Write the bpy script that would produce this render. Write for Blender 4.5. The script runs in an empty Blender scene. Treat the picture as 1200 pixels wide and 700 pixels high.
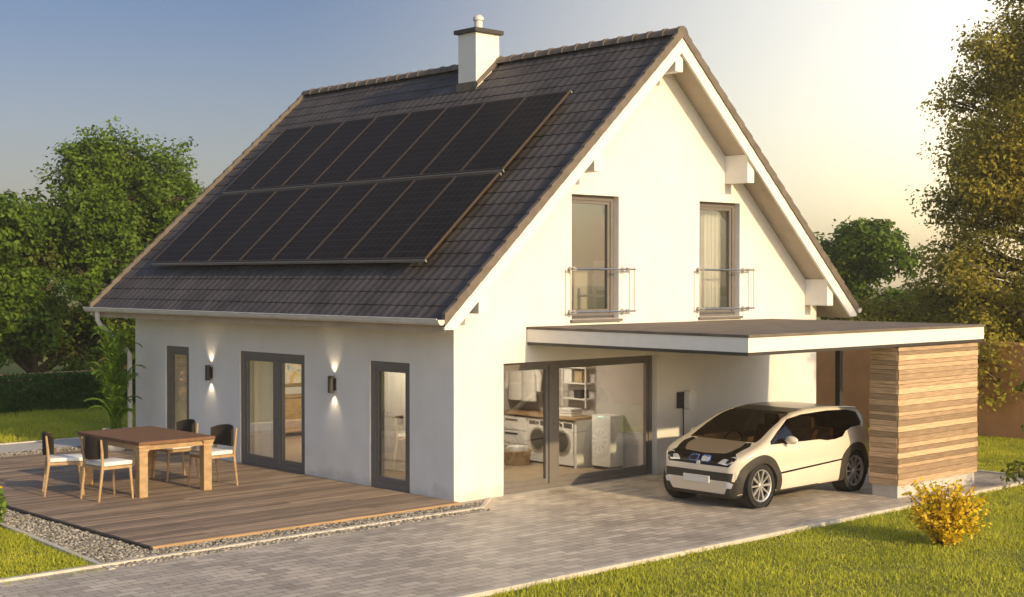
import bpy, bmesh, math, random
import numpy as np
from mathutils import Vector, Matrix
random.seed(7); rng = np.random.default_rng(11)
S = bpy.context.scene; COL = S.collection
PI = math.pi

# ------------------------------------------------------------------ camera
F = 1650.0 / 1200.0 * 36.0
yaw, pitch = math.radians(47.0586), math.atan(25/1650)
CAM = Vector((-14.560, -17.002, 3.6))
fw = Vector((math.cos(yaw)*math.cos(pitch), math.sin(yaw)*math.cos(pitch), -math.sin(pitch)))
cd = bpy.data.cameras.new('camera'); cam = bpy.data.objects.new('camera', cd); COL.objects.link(cam)
cd.sensor_width = 36; cd.lens = F; cd.clip_end = 3000; cd.clip_start = .1
cam.location = CAM; cam.rotation_euler = fw.to_track_quat('-Z', 'Y').to_euler()
S.camera = cam

# ------------------------------------------------------------------ materials
def nt(name):
    m = bpy.data.materials.new(name); m.use_nodes = True
    t = m.node_tree; t.nodes.clear()
    return m, t, t.nodes, t.links
def mat(name, col, rough=.6, metal=0., var=.12, scale=6., bump=0., bscale=60., island=0., stretch=(1,1,1), spec=.4, col2=None, coat=0., detail=6.):
    m, t, N, L = nt(name)
    out = N.new('ShaderNodeOutputMaterial'); b = N.new('ShaderNodeBsdfPrincipled'); L.new(b.outputs[0], out.inputs[0])
    b.inputs['Roughness'].default_value = rough; b.inputs['Metallic'].default_value = metal
    b.inputs['Specular IOR Level'].default_value = spec
    if coat: b.inputs['Coat Weight'].default_value = coat; b.inputs['Coat Roughness'].default_value = .05
    tc = N.new('ShaderNodeTexCoord'); mp = N.new('ShaderNodeMapping'); mp.inputs['Scale'].default_value = stretch
    L.new(tc.outputs['Object'], mp.inputs[0])
    n = N.new('ShaderNodeTexNoise'); n.inputs['Scale'].default_value = scale; n.inputs['Detail'].default_value = detail
    L.new(mp.outputs[0], n.inputs['Vector'])
    r = N.new('ShaderNodeMapRange'); r.inputs[1].default_value = .3; r.inputs[2].default_value = .7
    L.new(n.outputs[0], r.inputs[0])
    mx = N.new('ShaderNodeMix'); mx.data_type = 'RGBA'
    c2 = col2 or tuple(min(1, c*(1+var)) for c in col)
    mx.inputs[6].default_value = tuple(c*(1-var) for c in col) + (1,); mx.inputs[7].default_value = tuple(c2) + (1,)
    L.new(r.outputs[0], mx.inputs[0]); last = mx.outputs[2]
    if island:
        g = N.new('ShaderNodeNewGeometry'); h = N.new('ShaderNodeHueSaturation')
        a = N.new('ShaderNodeMapRange'); a.inputs[3].default_value = 1-island; a.inputs[4].default_value = 1+island
        L.new(g.outputs['Random Per Island'], a.inputs[0]); L.new(a.outputs[0], h.inputs['Value'])
        L.new(last, h.inputs['Color']); last = h.outputs[0]
    L.new(last, b.inputs['Base Color'])
    if bump:
        n2 = N.new('ShaderNodeTexNoise'); n2.inputs['Scale'].default_value = bscale; n2.inputs['Detail'].default_value = 4
        L.new(mp.outputs[0], n2.inputs['Vector'])
        bp = N.new('ShaderNodeBump'); bp.inputs['Strength'].default_value = bump; bp.inputs['Distance'].default_value = .02
        L.new(n2.outputs[0], bp.inputs['Height']); L.new(bp.outputs[0], b.inputs['Normal'])
    return m
def leafmat(name, c1, c2, transl=.35, hue=.03):
    m, t, N, L = nt(name)
    out = N.new('ShaderNodeOutputMaterial')
    g = N.new('ShaderNodeNewGeometry'); cr = N.new('ShaderNodeValToRGB')
    cr.color_ramp.elements[0].color = c1 + (1,); cr.color_ramp.elements[1].color = c2 + (1,)
    tc = N.new('ShaderNodeTexCoord'); n = N.new('ShaderNodeTexNoise'); n.inputs['Scale'].default_value = .9; n.inputs['Detail'].default_value = 3
    L.new(tc.outputs['Object'], n.inputs['Vector'])
    ma = N.new('ShaderNodeMath'); ma.operation = 'MULTIPLY_ADD'; ma.inputs[1].default_value = .5
    L.new(g.outputs['Random Per Island'], ma.inputs[0])
    m2 = N.new('ShaderNodeMath'); m2.operation = 'MULTIPLY_ADD'; m2.inputs[1].default_value = 1.4; m2.inputs[2].default_value = -.45
    L.new(n.outputs[0], m2.inputs[0]); L.new(m2.outputs[0], ma.inputs[2]); L.new(ma.outputs[0], cr.inputs[0])
    d = N.new('ShaderNodeBsdfPrincipled'); d.inputs['Roughness'].default_value = .55; d.inputs['Specular IOR Level'].default_value = .25
    tr = N.new('ShaderNodeBsdfTranslucent'); mx = N.new('ShaderNodeMixShader'); mx.inputs[0].default_value = transl
    L.new(cr.outputs[0], d.inputs['Base Color']); L.new(cr.outputs[0], tr.inputs[0])
    L.new(d.outputs[0], mx.inputs[1]); L.new(tr.outputs[0], mx.inputs[2]); L.new(mx.outputs[0], out.inputs[0])
    return m
def glassmat(name, tint=(.96,.97,.96), refl=.01, rough=.01):
    m, t, N, L = nt(name)
    out = N.new('ShaderNodeOutputMaterial'); tr = N.new('ShaderNodeBsdfTransparent'); tr.inputs[0].default_value = tint + (1,)
    gl = N.new('ShaderNodeBsdfGlossy'); gl.inputs['Roughness'].default_value = rough
    fr = N.new('ShaderNodeFresnel'); fr.inputs[0].default_value = 1.5
    ad = N.new('ShaderNodeMath'); ad.operation = 'MULTIPLY_ADD'; ad.inputs[1].default_value = .5; ad.inputs[2].default_value = refl
    L.new(fr.outputs[0], ad.inputs[0])
    mx = N.new('ShaderNodeMixShader'); L.new(ad.outputs[0], mx.inputs[0])
    L.new(tr.outputs[0], mx.inputs[1]); L.new(gl.outputs[0], mx.inputs[2]); L.new(mx.outputs[0], out.inputs[0])
    return m
def emitmat(name, col, st):
    m, t, N, L = nt(name); out = N.new('ShaderNodeOutputMaterial'); e = N.new('ShaderNodeEmission')
    e.inputs[0].default_value = col + (1,); e.inputs[1].default_value = st; L.new(e.outputs[0], out.inputs[0]); return m
def pavermat():
    m, t, N, L = nt('concrete_pavers')
    out = N.new('ShaderNodeOutputMaterial'); b = N.new('ShaderNodeBsdfPrincipled'); L.new(b.outputs[0], out.inputs[0])
    b.inputs['Roughness'].default_value = .52; b.inputs['Specular IOR Level'].default_value = .35
    tc = N.new('ShaderNodeTexCoord')
    br = N.new('ShaderNodeTexBrick'); br.inputs['Scale'].default_value = 1; br.inputs['Brick Width'].default_value = .30
    br.inputs['Row Height'].default_value = .15; br.inputs['Mortar Size'].default_value = .006; br.inputs['Mortar Smooth'].default_value = .3
    br.inputs['Color1'].default_value = (.40,.345,.29,1); br.inputs['Color2'].default_value = (.60,.525,.435,1); br.inputs['Mortar'].default_value = (.17,.15,.13,1)
    br.offset = .5
    n0 = N.new('ShaderNodeTexNoise'); n0.inputs['Scale'].default_value = 3; n0.inputs['Detail'].default_value = 2
    ad = N.new('ShaderNodeVectorMath'); ad.operation = 'MULTIPLY_ADD'; ad.inputs[1].default_value = (.012,.012,0)
    L.new(tc.outputs['Object'], n0.inputs['Vector']); L.new(n0.outputs[1], ad.inputs[0]); L.new(tc.outputs['Object'], ad.inputs[2])
    L.new(ad.outputs[0], br.inputs['Vector'])
    n = N.new('ShaderNodeTexNoise'); n.inputs['Scale'].default_value = 1.1; n.inputs['Detail'].default_value = 8; n.inputs['Roughness'].default_value = .65
    L.new(tc.outputs['Object'], n.inputs['Vector'])
    r = N.new('ShaderNodeMapRange'); r.inputs[1].default_value = .3; r.inputs[2].default_value = .7; r.inputs[3].default_value = .72; r.inputs[4].default_value = 1.2
    L.new(n.outputs[0], r.inputs[0])
    h = N.new('ShaderNodeHueSaturation'); L.new(br.outputs[0], h.inputs['Color']); L.new(r.outputs[0], h.inputs['Value']); L.new(h.outputs[0], b.inputs['Base Color'])
    n2 = N.new('ShaderNodeTexNoise'); n2.inputs['Scale'].default_value = 45; L.new(tc.outputs['Object'], n2.inputs['Vector'])
    mm = N.new('ShaderNodeMath'); mm.operation = 'MULTIPLY_ADD'; mm.inputs[1].default_value = -1.5
    L.new(br.outputs[1], mm.inputs[0]); L.new(n2.outputs[0], mm.inputs[2])
    bp = N.new('ShaderNodeBump'); bp.inputs['Strength'].default_value = .5; bp.inputs['Distance'].default_value = .01
    L.new(mm.outputs[0], bp.inputs['Height']); L.new(bp.outputs[0], b.inputs['Normal'])
    return m
def solarmat():
    m, t, N, L = nt('solar_cells')
    out = N.new('ShaderNodeOutputMaterial'); b = N.new('ShaderNodeBsdfPrincipled'); L.new(b.outputs[0], out.inputs[0])
    b.inputs['Roughness'].default_value = .4; b.inputs['Specular IOR Level'].default_value = .04
    tc = N.new('ShaderNodeTexCoord')
    br = N.new('ShaderNodeTexBrick'); br.offset = 0; br.inputs['Scale'].default_value = 1; br.inputs['Brick Width'].default_value = .18; br.inputs['Row Height'].default_value = .18
    br.inputs['Mortar Size'].default_value = .007; br.inputs['Color1'].default_value = (.017,.0145,.0135,1); br.inputs['Color2'].default_value = (.022,.019,.0175,1); br.inputs['Mortar'].default_value = (.06,.052,.05,1)
    mp = N.new('ShaderNodeMapping'); mp.inputs['Rotation'].default_value = (0, 0, 0)
    L.new(tc.outputs['Object'], mp.inputs[0]); L.new(mp.outputs[0], br.inputs['Vector']); L.new(br.outputs[0], b.inputs['Base Color'])
    return m
M = {}
M['plaster'] = mat('white_render', (.80,.775,.73), .9, var=.035, scale=2.5, bump=.35, bscale=110)
def weather(m):
    t = m.node_tree; N, L = t.nodes, t.links; b = [n for n in N if n.type == 'BSDF_PRINCIPLED'][0]; src = b.inputs['Base Color'].links[0].from_socket
    tc = N.new('ShaderNodeTexCoord'); mp = N.new('ShaderNodeMapping'); mp.inputs['Scale'].default_value = (1.1,1.1,.35); L.new(tc.outputs['Object'], mp.inputs[0])
    n = N.new('ShaderNodeTexNoise'); n.inputs['Scale'].default_value = 1.6; n.inputs['Detail'].default_value = 6; L.new(mp.outputs[0], n.inputs['Vector'])
    r = N.new('ShaderNodeMapRange'); r.inputs[1].default_value = .35; r.inputs[2].default_value = .75; r.inputs[3].default_value = 1.0; r.inputs[4].default_value = .945; L.new(n.outputs[0], r.inputs[0])
    n2 = N.new('ShaderNodeTexNoise'); n2.inputs['Scale'].default_value = 3.5; n2.inputs['Detail'].default_value = 7; L.new(tc.outputs['Object'], n2.inputs['Vector'])
    sx = N.new('ShaderNodeSeparateXYZ'); L.new(tc.outputs['Object'], sx.inputs[0])
    a = N.new('ShaderNodeMath'); a.operation = 'MULTIPLY_ADD'; a.inputs[1].default_value = -.75; a.inputs[2].default_value = .28; L.new(n2.outputs[0], a.inputs[0])
    d = N.new('ShaderNodeMath'); d.operation = 'ADD'; L.new(sx.outputs[2], d.inputs[0]); L.new(a.outputs[0], d.inputs[1])
    q = N.new('ShaderNodeMapRange'); q.inputs[1].default_value = -.08; q.inputs[2].default_value = .14; q.inputs[3].default_value = .80; q.inputs[4].default_value = 1.0; L.new(d.outputs[0], q.inputs[0])
    k = N.new('ShaderNodeMath'); k.operation = 'MULTIPLY'; L.new(r.outputs[0], k.inputs[0]); L.new(q.outputs[0], k.inputs[1])
    h = N.new('ShaderNodeHueSaturation'); L.new(src, h.inputs['Color']); L.new(k.outputs[0], h.inputs['Value']); L.new(h.outputs[0], b.inputs['Base Color'])
weather(M['plaster'])
M['inwall'] = mat('interior_paint', (.50,.47,.45), .9, var=.03)
M['infloor'] = mat('interior_floor', (.34,.26,.18), .45, var=.25, scale=3, stretch=(1,9,1))
M['white'] = mat('white_paint', (.78,.76,.73), .5, var=.03)
M['trim'] = mat('white_timber_trim', (.80,.775,.73), .6, var=.04, scale=4, stretch=(1,1,1))
M['tile'] = mat('dark_roof_tile', (.078,.068,.066), .62, var=.30, scale=1.6, bump=.2, bscale=90, spec=.3)
M['tile_edge'] = mat('verge_tile', (.15,.12,.095), .7, var=.2, scale=5)
M['frame'] = mat('anthracite_frame', (.165,.148,.135), .5, var=.06)
M['glass'] = glassmat('window_glass')
M['soffit_timber'] = mat('soffit_timber', (.46,.385,.305), .7, var=.1, scale=3)
M['zinc'] = mat('zinc_gutter', (.62,.60,.57), .45, var=.08, scale=3)
M['steel'] = mat('brushed_steel', (.55,.53,.50), .3, 1., var=.06)
M['darkmetal'] = mat('dark_metal', (.05,.045,.04), .5, var=.1)
M['bitumen'] = mat('bitumen_roofing', (.16,.13,.105), .85, var=.25, scale=2.5, bump=.3)
M['fascia'] = mat('white_fascia', (.80,.77,.73), .55, var=.03)
M['soffit'] = mat('carport_soffit', (.42,.37,.31), .7, var=.08)
M['larch'] = mat('larch_cladding', (.46,.315,.195), .8, var=.34, scale=5, island=.46, stretch=(.7,.7,14), bump=.2, bscale=40)
M['concrete'] = mat('concrete', (.50,.47,.43), .9, var=.12, scale=6, bump=.3)
M['kerb'] = mat('kerb_concrete', (.55,.50,.43), .9, var=.15, scale=7, bump=.3)
M['pavers'] = pavermat()
M['deck'] = mat('weathered_decking', (.28,.205,.145), .6, var=.32, scale=4, island=.33, stretch=(.5,10,6), bump=.2, bscale=30)
M['deckedge'] = mat('deck_edge', (.42,.27,.14), .7, var=.2, scale=4, stretch=(.5,10,6))
M['gravel'] = mat('gravel_stone', (.27,.245,.205), .9, var=.25, scale=12, island=.6)
M['gravelbed'] = mat('gravel_bed', (.24,.22,.19), 1, var=.3, scale=60)
M['soil'] = mat('lawn_soil', (.19,.19,.026), 1, var=.45, scale=3, bump=.4, bscale=30, detail=10)
M['blade'] = leafmat('grass_blade', (.30,.35,.028), (.66,.64,.075), .42)
M['wood'] = mat('garden_oak', (.40,.265,.14), .55, var=.25, scale=5, stretch=(1,12,2))
M['tabletop'] = mat('oiled_tabletop', (.19,.098,.052), .8, var=.22, scale=4, stretch=(10,.8,3))
M['rattan'] = mat('dark_woven_back', (.030,.022,.017), .8, var=.3, scale=30, bump=.6, bscale=140)
M['cushion'] = mat('white_cushion', (.80,.78,.75), .95, var=.03, bump=.2, bscale=200)
M['bark'] = mat('bark', (.10,.075,.05), .95, var=.35, scale=6, stretch=(1,1,.25), bump=.6, bscale=20)
M['leafA'] = leafmat('broad_leaf', (.040,.088,.007), (.205,.31,.028), .42)
M['leafB'] = leafmat('deep_leaf', (.055,.08,.010), (.15,.18,.024), .4)
M['leafW'] = leafmat('glow_tinted_leaf', (.235,.20,.024), (.60,.52,.085), .5)  # golden glow of the hazy evening air put into the leaf colour
M['leafH'] = leafmat('hedge_leaf', (.030,.085,.014), (.085,.16,.026), .3)
M['leafP'] = leafmat('palm_leaf', (.10,.19,.02), (.23,.36,.05), .5)
M['flower'] = leafmat('yellow_flower', (.72,.47,.015), (.95,.70,.03), .35)
M['ochre'] = mat('ochre_wall', (.62,.305,.13), .9, var=.12, scale=2, bump=.3)
M['solar'] = solarmat()
M['solarframe'] = mat('panel_frame', (.07,.048,.03), .4, var=.05)
M['alu'] = mat('aluminium_rail', (.36,.35,.34), .45, .5, var=.05)
M['appl'] = mat('appliance_white', (.82,.81,.79), .35, var=.02)
M['black'] = mat('black_plastic', (.018,.017,.016), .45, var=.1)
M['oak'] = mat('oak_counter', (.36,.23,.12), .5, var=.2, scale=4, stretch=(8,1,4))
M['wicker'] = mat('wicker', (.48,.36,.22), .9, var=.3, scale=40, bump=.5)
M['shirt'] = mat('shirt_cloth', (.74,.72,.68), .95, var=.06)
M['sunny_curtain'] = mat('sheer_curtain', (.80,.78,.75), .95, var=.03)
M['curtain'] = leafmat('curtain_cloth', (.74,.72,.69), (.80,.78,.76), .5)
M['lampglow'] = emitmat('lamp_glow', (1,.82,.55), 12)
M['led'] = emitmat('status_led', (.5,1,.7), 2.5)
M['carpaint'] = mat('car_paint', (.70,.62,.51), .24, var=.02, coat=.6)
M['bonnet'] = mat('car_bonnet_shaded', (.25,.20,.15), .22, var=.03, coat=.5)  # carport shade and soffit reflection put into the bonnet colour
M['carblack'] = mat('car_black_panel', (.014,.012,.011), .22, var=.05, spec=.35, coat=.15)
M['cladding'] = mat('car_cladding', (.045,.038,.032), .55, var=.1)
M['carglass'] = glassmat('car_glass', (.36,.30,.235), .05)
M['rubber'] = mat('tyre_rubber', (.020,.019,.018), .85, var=.15, scale=20)
M['alloy'] = mat('alloy_rim', (.68,.66,.63), .3, .75, var=.04)
M['lens'] = mat('lamp_lens', (.72,.74,.78), .12, .3, var=.05, coat=.8)
M['blue'] = mat('blue_trim', (.12,.22,.62), .25, var=.05, coat=.5)
M['plate'] = mat('number_plate', (.72,.70,.67), .5, var=.02)
M['seat'] = mat('car_seat', (.17,.10,.055), .8, var=.1)
M['ceramic'] = mat('glazed_pot', (.75,.72,.66), .4, var=.05)

def picmat():
    m, t, N, L = nt('abstract_painting'); out = N.new('ShaderNodeOutputMaterial'); b = N.new('ShaderNodeBsdfPrincipled'); L.new(b.outputs[0], out.inputs[0])
    tc = N.new('ShaderNodeTexCoord'); n = N.new('ShaderNodeTexNoise'); n.inputs['Scale'].default_value = 2.2; n.inputs['Distortion'].default_value = 1.5
    L.new(tc.outputs['Object'], n.inputs['Vector']); cr = N.new('ShaderNodeValToRGB'); e = cr.color_ramp.elements
    e[0].position = .38; e[0].color = (.25,.42,.48,1); e[1].position = .62; e[1].color = (.75,.52,.22,1)
    k = e.new(.5); k.color = (.85,.82,.72,1); L.new(n.outputs[0], cr.inputs[0]); L.new(cr.outputs[0], b.inputs['Base Color']); b.inputs['Roughness'].default_value = .6
    return m
M['picture'] = picmat()

# ------------------------------------------------------------------ builders
ROOT = {}
def wloc(p):
    v = Vector((0,0,0))
    while p: v = v + p.location; p = p.parent
    return v
def tag(o, label=None, cat=None, group=None, kind=None):
    if label: o['label'] = label
    if cat: o['category'] = cat
    if group: o['group'] = group
    if kind: o['kind'] = kind
    return o
def thing(name, label, cat, loc=(0,0,0), rz=0, group=None):
    o = bpy.data.objects.new(name, None); COL.objects.link(o); o.location = loc; o.rotation_euler.z = rz
    o.empty_display_size = .2
    return tag(o, label, cat, group)
def link(name, me, m, parent=None, smooth=False, auto=None):
    me.materials.append(M[m] if isinstance(m, str) else m)
    if smooth: me.polygons.foreach_set('use_smooth', [True]*len(me.polygons))
    o = bpy.data.objects.new(name, me); COL.objects.link(o)
    if parent: o.parent = parent
    if auto: me.shade_auto = None if False else None
    return o
class MB:
    """collects shapes in world (or thing-local) coordinates; build() makes ONE mesh object"""
    def __init__(s): s.v = []; s.f = []
    def add(s, vs, fs):
        n = len(s.v); s.v += [tuple(v) for v in vs]; s.f += [tuple(i+n for i in f) for f in fs]; return s
    def box(s, a, b, bev=0):
        (x0,y0,z0),(x1,y1,z1) = a, b
        x0,x1 = min(x0,x1),max(x0,x1); y0,y1 = min(y0,y1),max(y0,y1); z0,z1 = min(z0,z1),max(z0,z1)
        if bev:
            bm = bmesh.new(); bmesh.ops.create_cube(bm, size=1)
            for v in bm.verts: v.co = Vector(((x0+x1)/2+v.co.x*(x1-x0), (y0+y1)/2+v.co.y*(y1-y0), (z0+z1)/2+v.co.z*(z1-z0)))
            bmesh.ops.bevel(bm, geom=bm.edges[:], offset=bev, segments=2, affect='EDGES', profile=.6)
            return s.frombm(bm)
        return s.add([(x0,y0,z0),(x1,y0,z0),(x1,y1,z0),(x0,y1,z0),(x0,y0,z1),(x1,y0,z1),(x1,y1,z1),(x0,y1,z1)],
                     [(0,3,2,1),(4,5,6,7),(0,1,5,4),(1,2,6,5),(2,3,7,6),(3,0,4,7)])
    def frombm(s, bm):
        bm.verts.ensure_lookup_table(); bm.verts.index_update()
        s.add([v.co[:] for v in bm.verts], [[v.index for v in f.verts] for f in bm.faces]); bm.free(); return s
    def tube(s, pts, rad, n=8, caps=True):
        pts = [Vector(p) for p in pts]; rad = rad if isinstance(rad, (list,tuple)) else [rad]*len(pts)
        base = len(s.v); prev = None
        for i, p in enumerate(pts):
            d = (pts[min(i+1,len(pts)-1)] - pts[max(i-1,0)]).normalized()
            ref = prev if prev is not None else (Vector((1,0,0)) if abs(d.x) < .8 else Vector((0,1,0)))
            a = (ref - d*ref.dot(d)).normalized(); b = d.cross(a); prev = a
            for k in range(n):
                t = 2*PI*k/n; s.v.append(tuple(p + (a*math.cos(t) + b*math.sin(t))*rad[i]))
        for i in range(len(pts)-1):
            for k in range(n):
                s.f.append((base+i*n+k, base+i*n+(k+1)%n, base+(i+1)*n+(k+1)%n, base+(i+1)*n+k))
        if caps:
            s.f.append(tuple(base+k for k in range(n))[::-1]); s.f.append(tuple(base+(len(pts)-1)*n+k for k in range(n)))
        return s
    def prism(s, poly, axis, a, b):
        """poly: 2D points; axis 'y': (x,z) extruded in y, 'x': (y,z) in x, 'z': (x,y) in z"""
        def P(p, t): return {'y': (p[0],t,p[1]), 'x': (t,p[0],p[1]), 'z': (p[0],p[1],t)}[axis]
        n = len(poly)
        return s.add([P(p,a) for p in poly] + [P(p,b) for p in poly],
              [tuple(range(n))[::-1], tuple(range(n,2*n))] + [(i,(i+1)%n,n+(i+1)%n,n+i) for i in range(n)])
    def lathe(s, prof, c=(0,0,0), axis='z', n=24):
        base = len(s.v)
        for (r, h) in prof:
            for k in range(n):
                t = 2*PI*k/n; p = {'z': (r*math.cos(t), r*math.sin(t), h), 'y': (r*math.cos(t), h, r*math.sin(t)), 'x': (h, r*math.cos(t), r*math.sin(t))}[axis]
                s.v.append((c[0]+p[0], c[1]+p[1], c[2]+p[2]))
        for i in range(len(prof)-1):
            for k in range(n): s.f.append((base+i*n+k, base+i*n+(k+1)%n, base+(i+1)*n+(k+1)%n, base+(i+1)*n+k))
        return s
    def mesh(s, name, off=Vector((0,0,0)), fix=True):
        me = bpy.data.meshes.new(name); me.from_pydata([(v[0]-off.x, v[1]-off.y, v[2]-off.z) for v in s.v], [], s.f); me.update()
        if fix:
            bm = bmesh.new(); bm.from_mesh(me); bmesh.ops.recalc_face_normals(bm, faces=bm.faces[:]); bm.to_mesh(me); bm.free()
        return me
    def build(s, name, m, parent=None, smooth=False, local=False, sharp=True):
        me = s.mesh(name, Vector((0,0,0)) if (local or not parent) else wloc(parent))
        o = link(name, me, m, parent, smooth)
        if smooth and sharp: me.set_sharp_from_angle(angle=math.radians(40))
        return o
def npmesh(name, V, Fq, m, parent=None, smooth=False):
    """V (n,3) array, Fq (k,c) array of equal-size faces"""
    me = bpy.data.meshes.new(name); k, c = Fq.shape
    me.vertices.add(len(V)); me.vertices.foreach_set('co', np.ascontiguousarray(V, np.float32).ravel())
    me.loops.add(k*c); me.loops.foreach_set('vertex_index', np.ascontiguousarray(Fq, np.int32).ravel())
    me.polygons.add(k); me.polygons.foreach_set('loop_start', np.arange(0, k*c, c, dtype=np.int32))
    me.update(calc_edges=True); me.validate()
    return link(name, me, m, parent, smooth)
def copy_tree(o, parent=None):
    c = o.copy(); COL.objects.link(c); c.parent = parent
    for ch in [x for x in COL.objects if x.parent == o]: copy_tree(ch, c)
    return c
def cut(o, boxes):
    """boolean openings (a, b corner boxes in the object's coordinates)"""
    cb = MB()
    for a, b in boxes: cb.box(a, b)
    me = cb.mesh('cutter'); c = bpy.data.objects.new('cutter', me); COL.objects.link(c)
    if o.parent: c.location = -wloc(o.parent) * 0
    md = o.modifiers.new('b', 'BOOLEAN'); md.operation = 'DIFFERENCE'; md.object = c; md.solver = 'EXACT'
    dg = bpy.context.evaluated_depsgraph_get(); ne = bpy.data.meshes.new_from_object(o.evaluated_get(dg))
    o.modifiers.clear(); old = o.data; ne.name = old.name; o.data = ne; bpy.data.meshes.remove(old)
    bpy.data.objects.remove(c); bpy.data.meshes.remove(me)

# ------------------------------------------------------------------ light and sky
EL, AZ = math.radians(20), math.radians(1.0)     # sun stands over -Y (right of and behind the camera)
w = bpy.data.worlds.new('World'); S.world = w; w.use_nodes = True
N, L = w.node_tree.nodes, w.node_tree.links; N.clear()
out = N.new('ShaderNodeOutputWorld'); bg = N.new('ShaderNodeBackground'); L.new(bg.outputs[0], out.inputs[0])
sky = N.new('ShaderNodeTexSky'); sky.sky_type = 'NISHITA'; sky.sun_disc = False
sky.sun_elevation = EL; sky.sun_rotation = PI - AZ; sky.air_density = 1.2; sky.dust_density = 1.5; sky.altitude = 100
bg.inputs[1].default_value = .13
tc = N.new('ShaderNodeTexCoord')
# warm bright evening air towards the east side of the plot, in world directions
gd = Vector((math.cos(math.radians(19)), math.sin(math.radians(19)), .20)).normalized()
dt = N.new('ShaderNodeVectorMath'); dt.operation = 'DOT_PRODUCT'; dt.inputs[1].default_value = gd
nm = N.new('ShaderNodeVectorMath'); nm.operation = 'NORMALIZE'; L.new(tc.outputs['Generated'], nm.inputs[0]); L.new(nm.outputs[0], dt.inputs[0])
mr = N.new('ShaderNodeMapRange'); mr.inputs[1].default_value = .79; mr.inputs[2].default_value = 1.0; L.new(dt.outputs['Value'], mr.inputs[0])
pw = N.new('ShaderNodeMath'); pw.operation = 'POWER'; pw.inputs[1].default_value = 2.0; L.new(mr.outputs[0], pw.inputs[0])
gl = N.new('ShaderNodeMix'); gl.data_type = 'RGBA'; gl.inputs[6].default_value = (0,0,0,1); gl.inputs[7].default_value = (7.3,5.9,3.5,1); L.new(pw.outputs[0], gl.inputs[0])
# pale band near the horizon
sx = N.new('ShaderNodeSeparateXYZ'); L.new(nm.outputs[0], sx.inputs[0])
hz = N.new('ShaderNodeMapRange'); hz.inputs[1].default_value = 0.0; hz.inputs[2].default_value = .22; hz.inputs[3].default_value = 1; hz.inputs[4].default_value = 0; hz.interpolation_type = 'SMOOTHSTEP'; L.new(sx.outputs[2], hz.inputs[0])
hc = N.new('ShaderNodeMix'); hc.data_type = 'RGBA'; hc.inputs[6].default_value = (0,0,0,1); hc.inputs[7].default_value = (1.5,1.15,.70,1); L.new(hz.outputs[0], hc.inputs[0])
# the sky opposite the low sun is deeper and bluer
dn = N.new('ShaderNodeVectorMath'); dn.operation = 'DOT_PRODUCT'; dn.inputs[1].default_value = (-.1,.985,.12); L.new(nm.outputs[0], dn.inputs[0])
mn = N.new('ShaderNodeMapRange'); mn.inputs[1].default_value = .15; mn.inputs[2].default_value = .72; mn.interpolation_type = 'SMOOTHSTEP'; L.new(dn.outputs['Value'], mn.inputs[0])
dk_ = N.new('ShaderNodeMix'); dk_.data_type = 'RGBA'; dk_.inputs[6].default_value = (1.32,1.34,1.48,1); dk_.inputs[7].default_value = (.385,.42,.595,1); L.new(mn.outputs[0], dk_.inputs[0])
ml = N.new('ShaderNodeVectorMath'); ml.operation = 'MULTIPLY'; L.new(sky.outputs[0], ml.inputs[0]); L.new(dk_.outputs[2], ml.inputs[1])
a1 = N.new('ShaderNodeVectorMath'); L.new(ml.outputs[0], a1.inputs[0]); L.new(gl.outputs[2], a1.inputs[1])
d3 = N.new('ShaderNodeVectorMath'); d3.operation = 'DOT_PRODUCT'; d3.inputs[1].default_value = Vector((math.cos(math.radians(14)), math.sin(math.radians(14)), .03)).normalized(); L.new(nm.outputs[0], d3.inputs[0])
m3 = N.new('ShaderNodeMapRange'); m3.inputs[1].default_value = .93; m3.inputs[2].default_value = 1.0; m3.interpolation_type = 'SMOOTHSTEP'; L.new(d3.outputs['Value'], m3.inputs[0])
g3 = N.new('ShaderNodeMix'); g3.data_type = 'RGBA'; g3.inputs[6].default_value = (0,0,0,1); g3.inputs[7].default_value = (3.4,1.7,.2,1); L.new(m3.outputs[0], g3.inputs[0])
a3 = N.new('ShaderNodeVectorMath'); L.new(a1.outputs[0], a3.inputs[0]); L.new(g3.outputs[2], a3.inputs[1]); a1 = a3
a2 = N.new('ShaderNodeVectorMath'); L.new(a1.outputs[0], a2.inputs[0]); L.new(hc.outputs[2], a2.inputs[1])
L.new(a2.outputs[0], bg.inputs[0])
sd = bpy.data.lights.new('sun', 'SUN'); sun = bpy.data.objects.new('sun', sd); COL.objects.link(sun)
sd.energy = 3.95; sd.angle = math.radians(.9); sd.color = (1, .755, .41)
dv = Vector((-math.sin(AZ)*math.cos(EL), math.cos(AZ)*math.cos(EL), -math.sin(EL)))
sun.rotation_euler = dv.to_track_quat('-Z', 'Y').to_euler(); sun.location = (0,-30,20)
S.view_settings.view_transform = 'Standard'; S.view_settings.look = 'None'; S.view_settings.gamma = 1; S.view_settings.exposure = .14

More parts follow.
